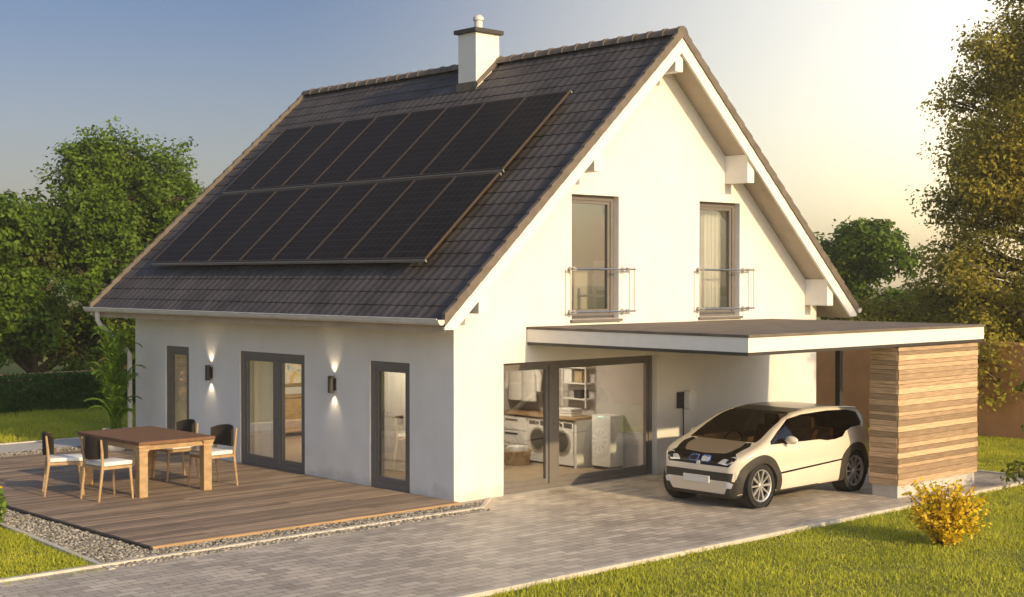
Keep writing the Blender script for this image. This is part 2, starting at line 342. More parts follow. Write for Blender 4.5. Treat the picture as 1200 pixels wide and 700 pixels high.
# ------------------------------------------------------------------ ground
def sheet(name, poly, z, m, kind='structure'):
    me = bpy.data.meshes.new(name); me.from_pydata([(x,y,z) for x,y in poly], [], [tuple(range(len(poly)))]); me.update()
    return tag(link(name, me, m), kind=kind)
g = sheet('ground', [(-400,-400),(400,-400),(400,400),(-400,400)], -.03, 'soil')
sheet('driveway', [(-40,-5.03),(9.45,-5.03),(9.45,0),(.0,0),(.0,-.72),(-40,-1.02)], .0, 'pavers')
sheet('garden_path', [(-14,11.2),(-.9,11.2),(4,11.2),(4,12.6),(-14,12.6)], -.004, 'concrete')
sheet('gravel_bed', [(-6.32,-1.0),(0,-.7),(.75,-.02),(0,0),(-.2,.2),(-.2,11.2),(-14,11.2),(-14,10.4),(-6.0,10.4),(-6.0,3.0)], -.016, 'gravelbed')
kb = MB()
kb.prism([(-40,-5.12),(9.54,-5.12),(9.54,-5.03),(-40,-5.03)], 'z', -.1, .03)
kb.prism([(9.45,-5.03),(9.54,-5.03),(9.54,0.2),(9.45,.2)], 'z', -.1, .028)
kb.prism([(-40,-1.02),(0.,-.72),(0.,-.64),(-40,-.94)], 'z', -.1, .03)
kb.prism([(0.0,-.70),(.72,-.10),(.68,-.04),(0.0,-.62)], 'z', -.1, .026)
kb.prism([(-14,12.6),(4,12.6),(4,12.68),(-14,12.68)], 'z', -.1, .02)
kb.prism([(-6.42,-.98),(-6.34,-.98),(-6.02,3.05),(-6.02,10.4),(-6.10,10.4),(-6.10,3.05)], 'z', -.1, .012)
tag(kb.build('kerb', 'kerb'), kind='structure')

def grass(name, inside, box, n, h, wd, zs=-.03):
    x = rng.uniform(box[0], box[1], n); y = rng.uniform(box[2], box[3], n)
    k = inside(x, y); x, y = x[k], y[k]; n = len(x)
    # tufty density and height
    f = .75 + .35*np.sin(x*2.3+1.3*np.sin(y*1.7))*np.sin(y*2.9+1.1*np.sin(x*1.3))
    hh = h*f*rng.choice([.45,.7,.9,1.0,1.2,1.7], n)*rng.uniform(.8, 1.15, n); a = rng.uniform(0, 2*PI, n); lean = rng.uniform(.1, .8, n)*hh; b = rng.uniform(0, 2*PI, n)
    ww = wd*rng.uniform(.6, 1.3, n)
    P = np.stack([x, y, np.full(n, zs)], 1); dw = np.stack([np.cos(a)*ww, np.sin(a)*ww, np.zeros(n)], 1)
    T = P + np.stack([np.cos(b)*lean, np.sin(b)*lean, hh], 1)
    V = np.concatenate([P-dw, P+dw, T], 1).reshape(-1, 3)
    return tag(npmesh(name, V, np.arange(3*n).reshape(-1, 3), 'blade'), kind='stuff')
def infr(x, y, m=.6):     # roughly inside the view wedge
    dx, dy = x-CAM.x, y-CAM.y; fx, fy = math.cos(yaw), math.sin(yaw)
    d = dx*fx+dy*fy; s = dx*fy-dy*fx
    return (np.abs(s) < d*.364+1.2) & (d > 13)
grass('lawn_grass', lambda x,y: infr(x,y) & ((y < -5.1) | (x > 9.56)) & (y < 0), (-6, 16, -13.5, 0), 360000, .05, .0075)
grass('side_lawn_grass', lambda x,y: infr(x,y) & (x < -6.15-.0*y) & (y > -1.1+.0075*(x+6)) & (x < -6.40+.08*(y+1)+.02) & (y < 9), (-10, -6, -1, 9), 90000, .05, .0075)
grass('rear_lawn_grass', lambda x,y: infr(x,y), (-6, 8, 12.7, 21), 60000, .09, .012)
grass('far_lawn_grass', lambda x,y: infr(x,y), (9.8, 15, 0, 12), 40000, .09, .012)

# pebbles
def pebbles(name, poly_pts, n, r):
    t = (1+5**.5)/2
    ico = np.array([(-1,t,0),(1,t,0),(-1,-t,0),(1,-t,0),(0,-1,t),(0,1,t),(0,-1,-t),(0,1,-t),(t,0,-1),(t,0,1),(-t,0,-1),(-t,0,1)])/1.9
    fi = np.array([(0,11,5),(0,5,1),(0,1,7),(0,7,10),(0,10,11),(1,5,9),(5,11,4),(11,10,2),(10,7,6),(7,1,8),(3,9,4),(3,4,2),(3,2,6),(3,6,8),(3,8,9),(4,9,5),(2,4,11),(6,2,10),(8,6,7),(9,8,1)])
    Vs, Fs = [], []; i = 0
    for (x, y) in poly_pts:
        s = r*rng.uniform(.5, 1.25)*np.array([rng.uniform(.8,1.4), rng.uniform(.7,1.2), rng.uniform(.5,.8)])
        a = rng.uniform(0, PI); R = np.array([[math.cos(a),-math.sin(a),0],[math.sin(a),math.cos(a),0],[0,0,1]])
        Vs.append((ico*s*rng.uniform(.85,1.15,(12,1))) @ R.T + np.array([x, y, -.012+rng.uniform(0,.02)])); Fs.append(fi + 12*i); i += 1
    return tag(npmesh(name, np.concatenate(Vs), np.concatenate(Fs), 'gravel', smooth=True), kind='stuff')
pts = []
while len(pts) < 11000:
    x, y = rng.uniform(-6.3, .6), rng.uniform(-1, 9.5)
    if y > -.95+.0075*(x+6) + (.0 if x < 0 else .25+x*.83) and ((y < -.20 and (x < -.0 or y < -.04)) or (x < -5.45 and x > -6.33+max(0,min(.3,(y+1)*.08)))) and (x < 0 or y > -.6+x*.85): pts.append((x, y))
pebbles('gravel', pts, 0, .024)
bp_ = [(rng.uniform(-8,-.3), rng.uniform(10.5,11.15)) for _ in range(2500)]
pebbles('rear_gravel', bp_, 0, .03)

# ------------------------------------------------------------------ house
house = thing('house', 'white rendered gabled house with steep dark tiled roof and anthracite windows', 'house')
XL, XR, XC, YB = 0.0, 9.85, 4.85, 10.43
EX, EZ, RZ = -.72, 2.96, 8.0          # eave line and ridge of the tile surface
SL = (RZ-EZ)/(XC-EX); YF, YE = -.6, 11.08
def ztop(x): return RZ - SL*abs(x-XC)
under = .27
def gable(name, y0, y1):
    m = MB(); pl = [(XL,-.1),(XR,-.1),(XR,ztop(XR)-under),(XC,RZ-under),(XL,ztop(XL)-under)]
    m.prism(pl, 'y', y0, y1); return m.build(name, 'plaster', house)
front = gable('gable_wall', 0, .32)
UW = [(2.66,3.85,2.87,5.03), (6.08,7.30,2.85,5.03)]
FD = (1.07,4.88,0.0,2.18)
cut(front, [((a,-.2,c),(b,.6,d)) for a,b,c,d in UW] + [((FD[0],-.2,-.005),(FD[1],.6,FD[3]))])
gable('gable_wall', YB-.32, YB)
mw = MB(); mw.box((0,.32,-.1),(.32,YB-.32,ztop(0)-under-.02)); lw = mw.build('side_wall', 'plaster', house)
LW = [(8.21,9.15,.02,2.19), (4.14,6.31,.02,2.19), (1.12,2.21,.02,2.18)]
cut(lw, [((-.2,a,c),(.6,b,d)) for a,b,c,d in LW])
MB().box((XR-.32,.32,-.1),(XR,YB-.32,ztop(XR)-under-.02)).build('side_wall', 'plaster', house)
# interior shell
inn = MB()
inn.box((.95,.33,0),(1.02,2.15,2.6)); inn.box((.95,2.15,0),(1.67,2.22,2.6)); inn.box((1.67,2.15,0),(1.74,3.3,2.6)); inn.box((1.67,4.15,0),(1.74,10.1,2.6)) if False else None
inn.box((1.67,4.2,0),(1.74,4.6,2.6)); inn.box((1.67,3.3,2.1),(1.74,4.2,2.6))
inn.box((1.74,3.75,0),(4.95,3.82,2.6)); inn.box((4.95,.33,0),(5.02,10.1,2.6))
inn.build('partition_wall', 'inwall', house)
MB().box((.33,.33,-.02),(9.5,10.1,.0)).build('interior_floor', 'infloor', house)
MB().box((.33,.33,2.6),(9.5,10.1,2.78)).build('ceiling', 'white', house)
MB().prism([(1.2,2.8),(8.5,2.8),(6.6,5.6),(3.1,5.6)], 'y', 3.4, 3.5).build('attic_partition', 'inwall', house)

# roof: real tiles
def tiles(name, side):
    ln = math.hypot(XC-EX, RZ-EZ); nc = 24; course = ln/nc; tw = .215; ncol = int(round((YE-YF)/tw)); tw = (YE-YF)/ncol
    prof = [(0,.0),(.10,.003),(.22,.008),(.36,.011),(.50,.009),(.62,.003),(.72,.0),(.9,-.001)]
    ys, hs = [], []
    for c in range(ncol):
        for a, h in prof: ys.append(YF+(c+a)*tw); hs.append(h)
    ys.append(YE); hs.append(0.); ys = np.array(ys); hs = np.array(hs); K = len(ys)
    rows = []
    for r in range(nc):
        s0, s1 = r*course, (r+1)*course
        for s, lift in ((s0+.001, .012), (s0, .026), (s0+.02, .028), ((s0+s1)/2, .021), (s1+.02, .012)): rows.append((s, lift))
    V = []
    ux, uz = (XC-EX)/ln, (RZ-EZ)/ln
    for i, (s, lift) in enumerate(rows):
        j = rng.normal(0, .0012, K)
        d = lift + hs*(1 if lift > 0 else .5) + j - .05
        x = EX + ux*s - uz*d; z = EZ + uz*s + ux*d
        if side > 0: x = 2*XC - x
        V.append(np.stack([x, ys, z], 1))
    V = np.concatenate(V); R = len(rows)
    i = np.arange(R-1)[:,None]*K + np.arange(K-1)[None,:]; i = i.ravel()
    Fq = np.stack([i, i+1, i+K+1, i+K], 1)
    if side < 0: Fq = Fq[:, ::-1]
    o = npmesh(name, V, Fq, 'tile', house, True); o.data.set_sharp_from_angle(angle=math.radians(35)); return o
roof = tiles('roof', -1); tiles('roof', 1)
# roof slab (white boarding below the tiles)
sl = MB()
for sgn in (-1, 1):
    X = lambda x: x if sgn < 0 else 2*XC-x
    sl.prism([(X(EX+.06),EZ-.02),(X(XC),RZ-.075),(X(XC),RZ-under),(X(EX+.06),EZ-.20)], 'y', YF+.05, YE-.05)
sl.build('roof_deck', 'soffit_timber', house)
for y0, y1 in ((YF-.005, YF+.045), (YE-.045, YE+.005)):
    for sgn in (-1, 1):
        X = lambda x: x if sgn < 0 else 2*XC-x
        MB().prism([(X(EX+.02),EZ-.055),(X(XC),RZ-.10),(X(XC),RZ-.385),(X(EX+.235),EZ-.165),(X(EX+.02),EZ-.165)], 'y', y0, y1).build('verge_board', 'trim', house)
        m = MB()     # verge tiles, stepped
        for r in range(22):
            a = r/22; b = (r+1)/22
            p = lambda t, d: (X(EX+(XC-EX)*t), EZ+(RZ-EZ)*t+d)
            m.prism([p(a,-.115), p(b,-.105), p(b,.055), p(a,.085)], 'y', y0-.03 if y0 < 5 else y0, y1 if y0 < 5 else y1+.03)
        m.build('verge_tile', 'tile_edge', house)
m = MB()
nr = 32
for k in range(nr):
    y0 = YF-.03 + (YE-YF+.06)*k/nr; y1 = YF-.03 + (YE-YF+.06)*(k+1)/nr
    pr = [(math.cos(PI*(t/8)), math.sin(PI*(t/8))) for t in range(9)]
    V, Q = [], []
    for y, s in ((y0,1.12),(y0+.07,1.1),(y0+.075,1.0),(y1+.02,.96)):
        for c, d in pr: V.append((XC+.13*s*c, y, RZ-.06+.135*s*d))
    for i in range(3):
        for t in range(8): Q.append((i*9+t, i*9+t+1, i*9+t+10, i*9+t+9))
    Q.append(tuple(range(9))); m.add(V, Q)
m.build('ridge_tile', 'tile_edge', roof, True)
# purlin ends
for x in (.05, 2.66, 6.84, 9.45):
    zb = ztop(x if x < XC else x+.2)-under-.02
    zt0, zt1 = ztop(x)-under-.01, ztop(x+.2)-under-.01
    MB().prism([(x,zb-.34),(x+.2,zb-.34),(x+.2,zt1),(x,zt0)], 'y', YF+.06, .05).build('purlin', 'trim', house)
MB().prism([(XC-.1,RZ-.72),(XC+.1,RZ-.72),(XC+.1,RZ-.37),(XC-.1,RZ-.37)], 'y', YF+.06, .05).build('purlin', 'trim', house)
# rafter tails on the long side
for k in range(14):
    y = .25+k*.78
    MB().prism([(EX+.1,EZ-.19),(0,ztop(0)-under-.0),(0,ztop(0)-under-.10),(EX+.1,EZ-.22)], 'y', y, y+.08).build('rafter_tail', 'trim', house)
# gutters
def gutter(x, sgn):
    m = MB(); n = 9; V, Q = [], []
    for y in (YF-.02, YE+.02):
        for k in range(n+1):
            t = PI + PI*k/n; V.append((x+.075*math.cos(t), y, EZ-.01+.085*math.sin(t)))
        for k in range(n+1):
            t = 2*PI - PI*k/n; V.append((x+.067*math.cos(t), y, EZ-.01+.077*math.sin(t)))
    c = 2*(n+1)
    for k in range(c): Q.append((k, (k+1)%c, c+(k+1)%c, c+k))
    m.add(V, Q)
    for y in (YF-.02, YE+.02):
        b = [(x+.075*math.cos(PI+PI*k/n), EZ-.01+.085*math.sin(PI+PI*k/n)) for k in range(n+1)]
        m.prism(b, 'y', y-.008, y+.008)
    m.tube([(x-.078*sgn, YF, EZ), (x-.078*sgn, YE, EZ)], .012, 6)
    return m.build('gutter', 'zinc', house, True)
gutter(EX-.06, 1); gutter(2*XC-EX+.06, -1)
MB().tube([(EX-.06,10.6,EZ-.06),(EX-.06,10.6,EZ-.26),(EX+.0,10.6,EZ-.36),(-.16,10.6,2.1),(-.07,10.55,1.95),(-.07,10.55,.0)], .05, 10).build('downpipe', 'zinc', house, True)

# windows
def window(x0, x1, z0, z1, wall, splits=(), name='window', sill=True, handle=None, rec=.12, fw_=.085):
    """wall 'x' -> opening in the gable (runs along x, outside -y); 'y' -> long wall (runs along y, outside -x)"""
    def T(a, d, z): return (a, d, z) if wall == 'x' else (d, a, z)
    f = MB(); d0, d1 = rec, rec+.09
    def bx(mb, a0, a1, dd0, dd1, zz0, zz1): mb.box(T(a0,dd0,zz0), T(a1,dd1,zz1))
    bx(f,x0+.002,x0+fw_,d0,d1,z0+.002,z1-.002); bx(f,x1-fw_,x1-.002,d0,d1,z0+.002,z1-.002); bx(f,x0+fw_,x1-fw_,d0,d1,z1-fw_,z1-.002); bx(f,x0+fw_,x1-fw_,d0,d1,z0+.002,z0+fw_)
    fr = f.build(name, 'frame', house)
    edges = [x0+fw_] + [v for s in splits for v in s] + [x1-fw_]
    for s in splits:
        q = MB(); bx(q,s[0],s[1],d0-.01,d1,z0+fw_,z1-fw_); q.build('mullion', 'frame', fr)
    for i in range(0, len(edges), 2):
        a, b = edges[i], edges[i+1]; s = MB(); k = .06; e0, e1 = d0+.02, d1-.005
        bx(s,a,a+k,e0,e1,z0+fw_,z1-fw_); bx(s,b-k,b,e0,e1,z0+fw_,z1-fw_); bx(s,a+k,b-k,e0,e1,z1-fw_-k,z1-fw_); bx(s,a+k,b-k,e0,e1,z0+fw_,z0+fw_+k*1.4)
        s.build('sash', 'frame', fr)
        p = MB(); bx(p,a+k,b-k,d0+.045,d0+.052,z0+fw_+k*1.4,z1-fw_-k); p.build('pane', 'glass', fr)
    if handle is not None:
        h = MB(); bx(h,handle-.018,handle+.018,d0-.02,d0+.005,1.0+z0,1.18+z0); h.tube([T(handle,d0-.03,1.1+z0),T(handle,d0-.06,1.1+z0),T(handle+.02,d0-.065,1.1+z0),T(handle+.10,d0-.065,1.1+z0)], .01, 6); h.build('handle', 'steel', fr)
    if sill:
        q = MB(); bx(q,x0-.04,x1+.04,-.06,d0,z0-.045,z0-.002); q.build('sill', 'frame', fr)
    return fr
window(*UW[0], 'x'); window(*UW[1], 'x')
window(*FD, 'x', splits=((2.24,2.44),), name='glass_door', sill=False, handle=2.34)
window(LW[0][0],LW[0][1],LW[0][2],LW[0][3],'y', rec=.03, fw_=.115); window(LW[1][0],LW[1][1],LW[1][2],LW[1][3],'y', splits=((5.0,5.18),), name='glass_door', rec=.03, fw_=.115); window(LW[2][0],LW[2][1],LW[2][2],LW[2][3],'y', name='glass_door', rec=.03, fw_=.115)
# french balcony rails
for a, b, c, d in UW:
    r = MB(); y = -.13
    for z in (3.0, 3.74): r.tube([(a-.17,y,z),(b+.30,y,z)], .017, 8)
    for x in (a-.15, b+.28): r.tube([(x,y,2.98),(x,y,3.78)], .012, 8)
    o = r.build('balcony_rail', 'steel', house, True)
    for z in (3.0, 3.74):
        for x in (a-.06, b+.08):
            k = MB(); k.lathe([(0,y-.03),(.035,y-.03),(.035,y+.03),(.012,y+.03),(.012,-.012),(.045,-.012),(.045,.0)], (x,0,z), 'y', 10); k.build('bracket', 'steel', o, True)
# chimney
ch = MB(); ch.box((4.2,4.22,6.9),(4.83,4.76,8.52)); chim = ch.build('chimney', 'plaster', roof)
MB().box((4.13,4.15,8.525),(4.90,4.83,8.61), .01).build('chimney_cap', 'darkmetal', chim)
MB().lathe([(.085,8.6),(.085,8.82),(.11,8.82),(.11,8.88),(.06,8.93),(0,8.94)], (4.51,4.49,0), 'z', 16).build('flue_pipe', 'zinc', chim, True)
m = MB(); zf = ztop(4.2)
m.prism([(4.16,ztop(4.16)+.02),(4.86,ztop(4.84)+.02),(4.86,ztop(4.84)+.12),(4.16,ztop(4.16)+.12)], 'y', 4.18, 4.225)
m.box((4.165,4.18,zf-.05),(4.198,4.80,zf+.12)); m.build('flashing', 'tile_edge', chim)

# ------------------------------------------------------------------ solar panels
ln = math.hypot(XC-EX, RZ-EZ); ux, uz = (XC-EX)/ln, (RZ-EZ)/ln
ang = math.atan2(uz, ux)
proto = None
def panel_proto():
    t = thing('solar_panel', 'x', 'solar panel', group='solar panels on the dark roof')
    PW, PH = 1.115, 2.2      # local: x up the slope, y along the ridge, z outward
    f = MB(); b = .022
    f.box((0,0,0),(b,PW,.042)); f.box((PH-b,0,0),(PH,PW,.042)); f.box((b,0,0),(PH-b,b,.042)); f.box((b,PW-b,0),(PH-b,PW,.042))
    f.build('frame', 'solarframe', t, local=True)
    MB().box((b,b,.01),(PH-b,PW-b,.036)).build('cell_sheet', 'solar', t, local=True)
    for x in (-.028, PH+.006): MB().box((x,-.008,-.03),(x+.022,PW+.008,.022)).build('mounting_rail', 'alu', t, local=True)
    return t
num = ['nearest the gable', 'second from the gable', 'third from the gable', 'fourth from the gable', 'fifth from the gable', 'third from the far end', 'second from the far end', 'farthest from the gable']
proto = panel_proto()
first = True
for row, s0 in (('lower', 1.22), ('upper', 3.54)):
    for k in range(8):
        t = proto if first else copy_tree(proto); first = False
        d = .14; s = s0
        t.location = (EX+ux*s-uz*d, .80+k*1.132, EZ+uz*s+ux*d); t.rotation_euler = (0, -ang, 0)
        t['label'] = f'black solar panel in the {row} row on the roof, {num[k]}'

# ------------------------------------------------------------------ wall lamps
def wall_lamp(y, label):
    t = thing('wall_lamp', label, 'wall lamp', (0, y, 1.72), group='lit wall lamps on the terrace side')
    b = MB(); b.box((-.03,-.05,-.11),(-.001,.05,.11)); b.build('back_plate', 'darkmetal', t, local=True)
    MB().lathe([(.03,-.15),(.052,-.15),(.052,.15),(.03,.15),(.03,.10)], (-.085,0,0), 'z', 16).build('lamp_body', 'darkmetal', t, True, local=True)
    for sg in (1,-1): MB().lathe([(0,.12*sg),(.029,.12*sg)], (-.085,0,0), 'z', 12).build('bulb', 'lampglow', t, local=True)
    for sg in (1, -1):
        ld = bpy.data.lights.new('lamp_beam', 'SPOT'); ld.energy = 7; ld.spot_size = math.radians(80); ld.spot_blend = .9; ld.color = (1,.80,.52); ld.shadow_soft_size = .02
        lo = bpy.data.objects.new('lamp_beam', ld); COL.objects.link(lo); lo.parent = t; lo.location = (-.075,0,.155*sg)
        lo.rotation_euler = Vector((.18,0,sg)).to_track_quat('-Z','Y').to_euler()
wall_lamp(7.34, 'lit up and down wall lamp between the narrow window and the double door')
wall_lamp(3.22, 'lit up and down wall lamp between the double door and the single glass door')

# ------------------------------------------------------------------ deck
dk = thing('wooden_deck', 'weathered brown plank deck along the shaded side of the house', 'deck', (-2.7, 5, 0))
m = MB(); y = -.13
while y < 10.3:
    cuts = sorted([-5.38, -.004] + [random.choice([-4.2,-3.0,-2.1,-1.2])+random.uniform(-.2,.2)])
    for a, b in zip(cuts[:-1], cuts[1:]): m.box((a+.002,y,.0),(b-.002,y+.139,.035+random.uniform(-.002,.002)))
    y += .145
m.build('deck_boards', 'deck', dk)
MB().box((-5.40,-.165,-.05),(-.004,-.135,.032)).build('edge_board', 'deckedge', dk)
MB().box((-5.42,-.165,-.05),(-5.385,10.3,.03)).build('edge_board', 'darkmetal', dk)

# ------------------------------------------------------------------ garden table and chairs
tb = thing('garden_table', 'large brown wooden garden table with thick square legs on the deck', 'table', (-2.85, 4.72, .035))
MB().box((-.70,-1.09,.85),(.70,1.09,.905), .008).build('tabletop', 'tabletop', tb, local=True)
m = MB(); m.box((-.64,-1.02,.76),(.64,-.98,.845)); m.box((-.64,.98,.76),(.64,1.02,.845)); m.box((-.66,-.98,.76),(-.62,.98,.845)); m.box((.62,-.98,.76),(.66,.98,.845)); m.build('apron', 'wood', tb, local=True)
for sx in (-1, 1):
    for sy in (-1, 1):
        m = MB(); cx_, cy_ = sx*.59, sy*.96
        m.box((cx_-.075,cy_-.075,0),(cx_+.075,cy_+.075,.74), .006); m.box((cx_-.09,cy_-.09,.742),(cx_+.09,cy_+.09,.80), .006)
        m.prism([(cx_-.088,.802),(cx_+.088,.802),(cx_+.11,.848),(cx_-.11,.848)], 'y', cy_-.105, cy_+.105)
        m.build('leg', 'wood', tb, local=True)
def chair():
    """local: faces +x, seat top .60"""
    t = thing('garden_chair', 'x', 'chair', group='chairs around the garden table')
    for sy in (-1, 1):
        MB().tube([(.29,sy*.27,0),(.25,sy*.255,.54)], [.018,.026], 8).build('leg', 'wood', t, True, local=True)
        MB().tube([(-.32,sy*.27,0),(-.25,sy*.265,.54),(-.27,sy*.285,.80),(-.29,sy*.29,.99)], [.018,.028,.024,.016], 8).build('leg', 'wood', t, True, local=True)
    m = MB(); m.box((-.27,-.28,.50),(.28,-.235,.545), .006); m.box((-.27,.235,.50),(.28,.28,.545), .006); m.box((.235,-.235,.50),(.275,.235,.545)); m.box((-.27,-.235,.50),(-.23,.235,.545)); m.box((-.23,-.235,.53),(.235,.235,.545))
    m.build('seat_frame', 'wood', t, local=True)
    MB().box((-.25,-.26,.548),(.30,.26,.615), .025).build('cushion', 'cushion', t, True, local=True, sharp=False)
    V, Q = [], []; n = 16       # wrap-round back
    for z, th in ((.66,0),(.80,.01),(1.03,.0)):
        for side in (0, 1):
            for k in range(n+1):
                a = math.radians(-64+128*k/n); rx, ry = .34-side*.03, .345-side*.012
                V.append((-.02-(rx+.02*(z-.7))*math.cos(a)**.8*.93 if math.cos(a) > 0 else -.02, ry*math.sin(a), z - (.12*(1-math.cos(a)) if z > 1 else -.05*(1-math.cos(a)))))
    c = n+1
    for l in range(2):
        for k in range(n):
            b0 = l*2*c+k; Q += [(b0,b0+1,b0+2*c+1,b0+2*c), (b0+c,b0+3*c,b0+3*c+1,b0+c+1)]
    for k in range(n): Q += [(k,c+k,c+k+1,k+1), (4*c+k,4*c+k+1,5*c+k+1,5*c+k)]
    for l in range(2):
        for k in (0, n): Q.append((l*2*c+k, l*2*c+c+k, (l+1)*2*c+c+k, (l+1)*2*c+k))
    MB().add(V, Q).build('backrest', 'rattan', t, True, local=True)
    return t
cp = chair()
for i, (x, y, a, lab) in enumerate([
    (-3.90,4.02,4,'white cushioned chair with dark woven back at the near left corner of the table'),
    (-4.18,5.0,-22,'white cushioned chair with dark woven back farthest from the house'),
    (-1.95,4.06,184,'white cushioned chair with dark woven back between near table leg and double door'),
    (-1.97,5.28,177,'white cushioned chair with dark woven back mostly hidden behind the table, house side')]):
    c = cp if i == 0 else copy_tree(cp)
    c.location = (x, y, .035); c.rotation_euler.z = math.radians(a); c['label'] = lab

# ------------------------------------------------------------------ carport, shed
cpt = thing('carport', 'flat roofed carport with white fascia attached to the gable', 'carport', (4.9, -2.3, 0))
MB().box((1.66,-4.53,2.53),(8.22,-.002,2.70)).build('roof_slab', 'soffit', cpt)
MB().box((1.585,-4.61,2.735),(8.30,-.003,2.775)).build('roof_covering', 'bitumen', cpt)
m = MB(); m.box((1.60,-4.59,2.52),(1.655,-.004,2.732)); m.box((1.657,-4.59,2.52),(8.225,-4.535,2.732)); m.box((8.228,-4.59,2.52),(8.28,-.004,2.732)); m.build('fascia', 'fascia', cpt)
m = MB(); m.box((1.612,-4.578,2.47),(1.69,-.005,2.517)); m.box((1.69,-4.578,2.47),(8.268,-4.5,2.517)); m.box((8.19,-4.5,2.47),(8.268,-.005,2.517)); m.build('drip_edge', 'darkmetal', cpt)
MB().box((8.10,-1.75,0),(8.2,-1.65,2.468)).build('post', 'darkmetal', cpt)
sh = thing('storage_shed', 'narrow storage shed clad in horizontal larch boards under the carport edge', 'shed', (6.7,-4.3,0))
MB().box((5.62,-4.53,-.05),(8.08,-4.06,.20)).build('plinth', 'concrete', sh)
m = MB(); z = .205; zt = 2.46
while z < zt-.02:
    h = min(random.choice([.062,.075,.09,.10]), zt-z); e = random.uniform(-.012,.012); e2 = random.uniform(-.015,.015)
    cut_ = random.uniform(6.1,7.4)
    m.box((5.585+e,-4.565,z),(8.12+e2,-4.535,z+h-.006))
    m.box((5.585,-4.533,z),(5.615,-4.02+e2*.5,z+h-.006)); m.box((8.085,-4.533,z),(8.115,-4.02,z+h-.006)); m.box((5.617,-4.05,z),(8.083,-4.02,z+h-.006))
    z += h
m.build('cladding', 'larch', sh)

# ------------------------------------------------------------------ wallbox
wb = thing('charging_box', 'white electric car charging box with cable on the gable wall', 'charger', (5.6,-.0,1.32))
MB().box((5.42,-.07,1.17),(5.60,-.002,1.47), .012).build('mounting_plate', 'darkmetal', wb)
m = MB(); m.prism([(5.56,1.19),(5.60,1.15),(5.71,1.15),(5.78,1.24),(5.79,1.38),(5.76,1.46),(5.70,1.50),(5.60,1.50),(5.56,1.45)], 'y', -.19, -.072); o = m.build('housing', 'appl', wb)
pts = [(5.56,-.05,1.17)] + [(5.56-.05*math.sin(t*PI)+.05*t, -.06-.02*math.sin(t*PI), 1.17-1.1*t) for t in (.2,.4,.6,.8,1)]
MB().tube(pts, .012, 6).build('cable', 'black', wb, True)

# ------------------------------------------------------------------ laundry room
def washer(y, label):
    t = thing('washing_machine', label, 'washing machine', (4.64, y, 0), group='washing machines in the laundry room')
    MB().box((-.29,-.30,.03),(.29,.30,.86), .012).build('cabinet', 'appl', t, local=True)
    MB().lathe([(0,-.34),(.02,-.34),(.15,-.325),(.19,-.31),(.19,-.292)], (0,0,.47), 'x', 28).build('door', 'black', t, True, local=True)
    MB().lathe([(.19,-.292),(.19,-.318),(.225,-.318),(.23,-.292)], (0,0,.47), 'x', 28).build('door_ring', 'steel', t, True, local=True)
    m = MB(); m.box((-.297,-.26,.74),(-.292,-.05,.83)); m.box((-.297,.08,.75),(-.292,.26,.82)); m.lathe([(0,-.315),(.03,-.315),(.03,-.292)], (0,0.02,.785), 'x', 12); m.build('control_panel', 'darkmetal', t, local=True)
washer(1.92, 'white front loading washing machine right of the door mullion, nearest the storage battery')
washer(2.56, 'white front loading washing machine left of the door mullion beside the drawers')
t = thing('drawer_unit', 'white drawer unit with black grips under the laundry counter', 'drawers', (4.6,3.25,0))
MB().box((4.37,2.9,.02),(4.93,3.7,.86)).build('cabinet', 'appl', t)
for k in range(3):
    f = MB().box((4.345,2.92,.06+k*.27),(4.367,3.68,.31+k*.27), .004).build('drawer', 'appl', t); MB().box((4.33,3.15,.24+k*.27),(4.343,3.5,.265+k*.27)).build('handle', 'black', f)
t = thing('laundry_counter', 'oak counter top running over the washing machines', 'counter', (4.6,2.6,0))
MB().box((4.31,1.52,.90),(4.94,3.74,.945), .004).build('worktop', 'oak', t)
MB().box((4.36,1.54,.0),(4.93,1.60,.898)).build('end_panel', 'appl', t)
t = thing('battery_cabinet', 'white home storage battery cabinet with green light by the laundry wall', 'battery', (4.74,1.05,0))
MB().box((4.56,.86,.06),(4.93,1.34,1.02), .02).build('housing', 'appl', t, True)
MB().box((4.59,.89,.0),(4.9,1.31,.058)).build('base', 'black', t)
MB().box((4.555,1.04,.985),(4.559,1.16,.997)).build('status_light', 'led', t)
t = thing('towel_stack', 'stack of folded white towels on the oak counter', 'towels', (4.6,1.95,.945))
for k in range(3): MB().box((4.45,1.76+.01*k,.946+k*.05),(4.75,2.14-.01*k,.993+k*.05), .018).build('towel', 'shirt', t, True)
t = thing('wall_shelf', 'slim white wall shelf with baskets above the washing machines', 'shelf', (4.8,1.95,1.2))
m = MB()
for z in (1.25,1.55,1.85): m.box((4.72,1.66,z),(4.94,2.3,z+.025))
m.box((4.72,1.655,1.1),(4.745,1.68,2.15)); m.box((4.72,2.28,1.1),(4.745,2.305,2.15)); m.build('shelf_frame', 'white', t)
for i,(y,z,h,mm,nm) in enumerate([(1.75,1.875,.2,'wicker','brown wicker basket on the top wall shelf'),(1.78,1.575,.19,'wicker','brown wicker basket on the middle wall shelf'),(2.06,1.575,.22,'appl','white storage tin on the middle wall shelf'),(2.05,1.875,.16,'black','black storage box on the top wall shelf'),(1.8,1.275,.13,'darkmetal','dark tin on the lowest wall shelf')]):
    b = thing('storage_box', nm, 'box', (4.83,y+.1,z), group='boxes on the laundry shelf')
    MB().box((4.745,y,z+.001),(4.92,y+.2,z+h), .012).build('box_body', mm, b); MB().box((4.74,y-.005,z+h+.001),(4.925,y+.205,z+h+.025), .005).build('lid', mm, b)
t = thing('clothes_rail', 'steel clothes rail above the laundry counter', 'rail', (4.66,3.1,1.9)); MB().tube([(4.62,2.45,1.98),(4.62,3.74,1.98)], .014, 8).build('rail_bar', 'steel', t, True)
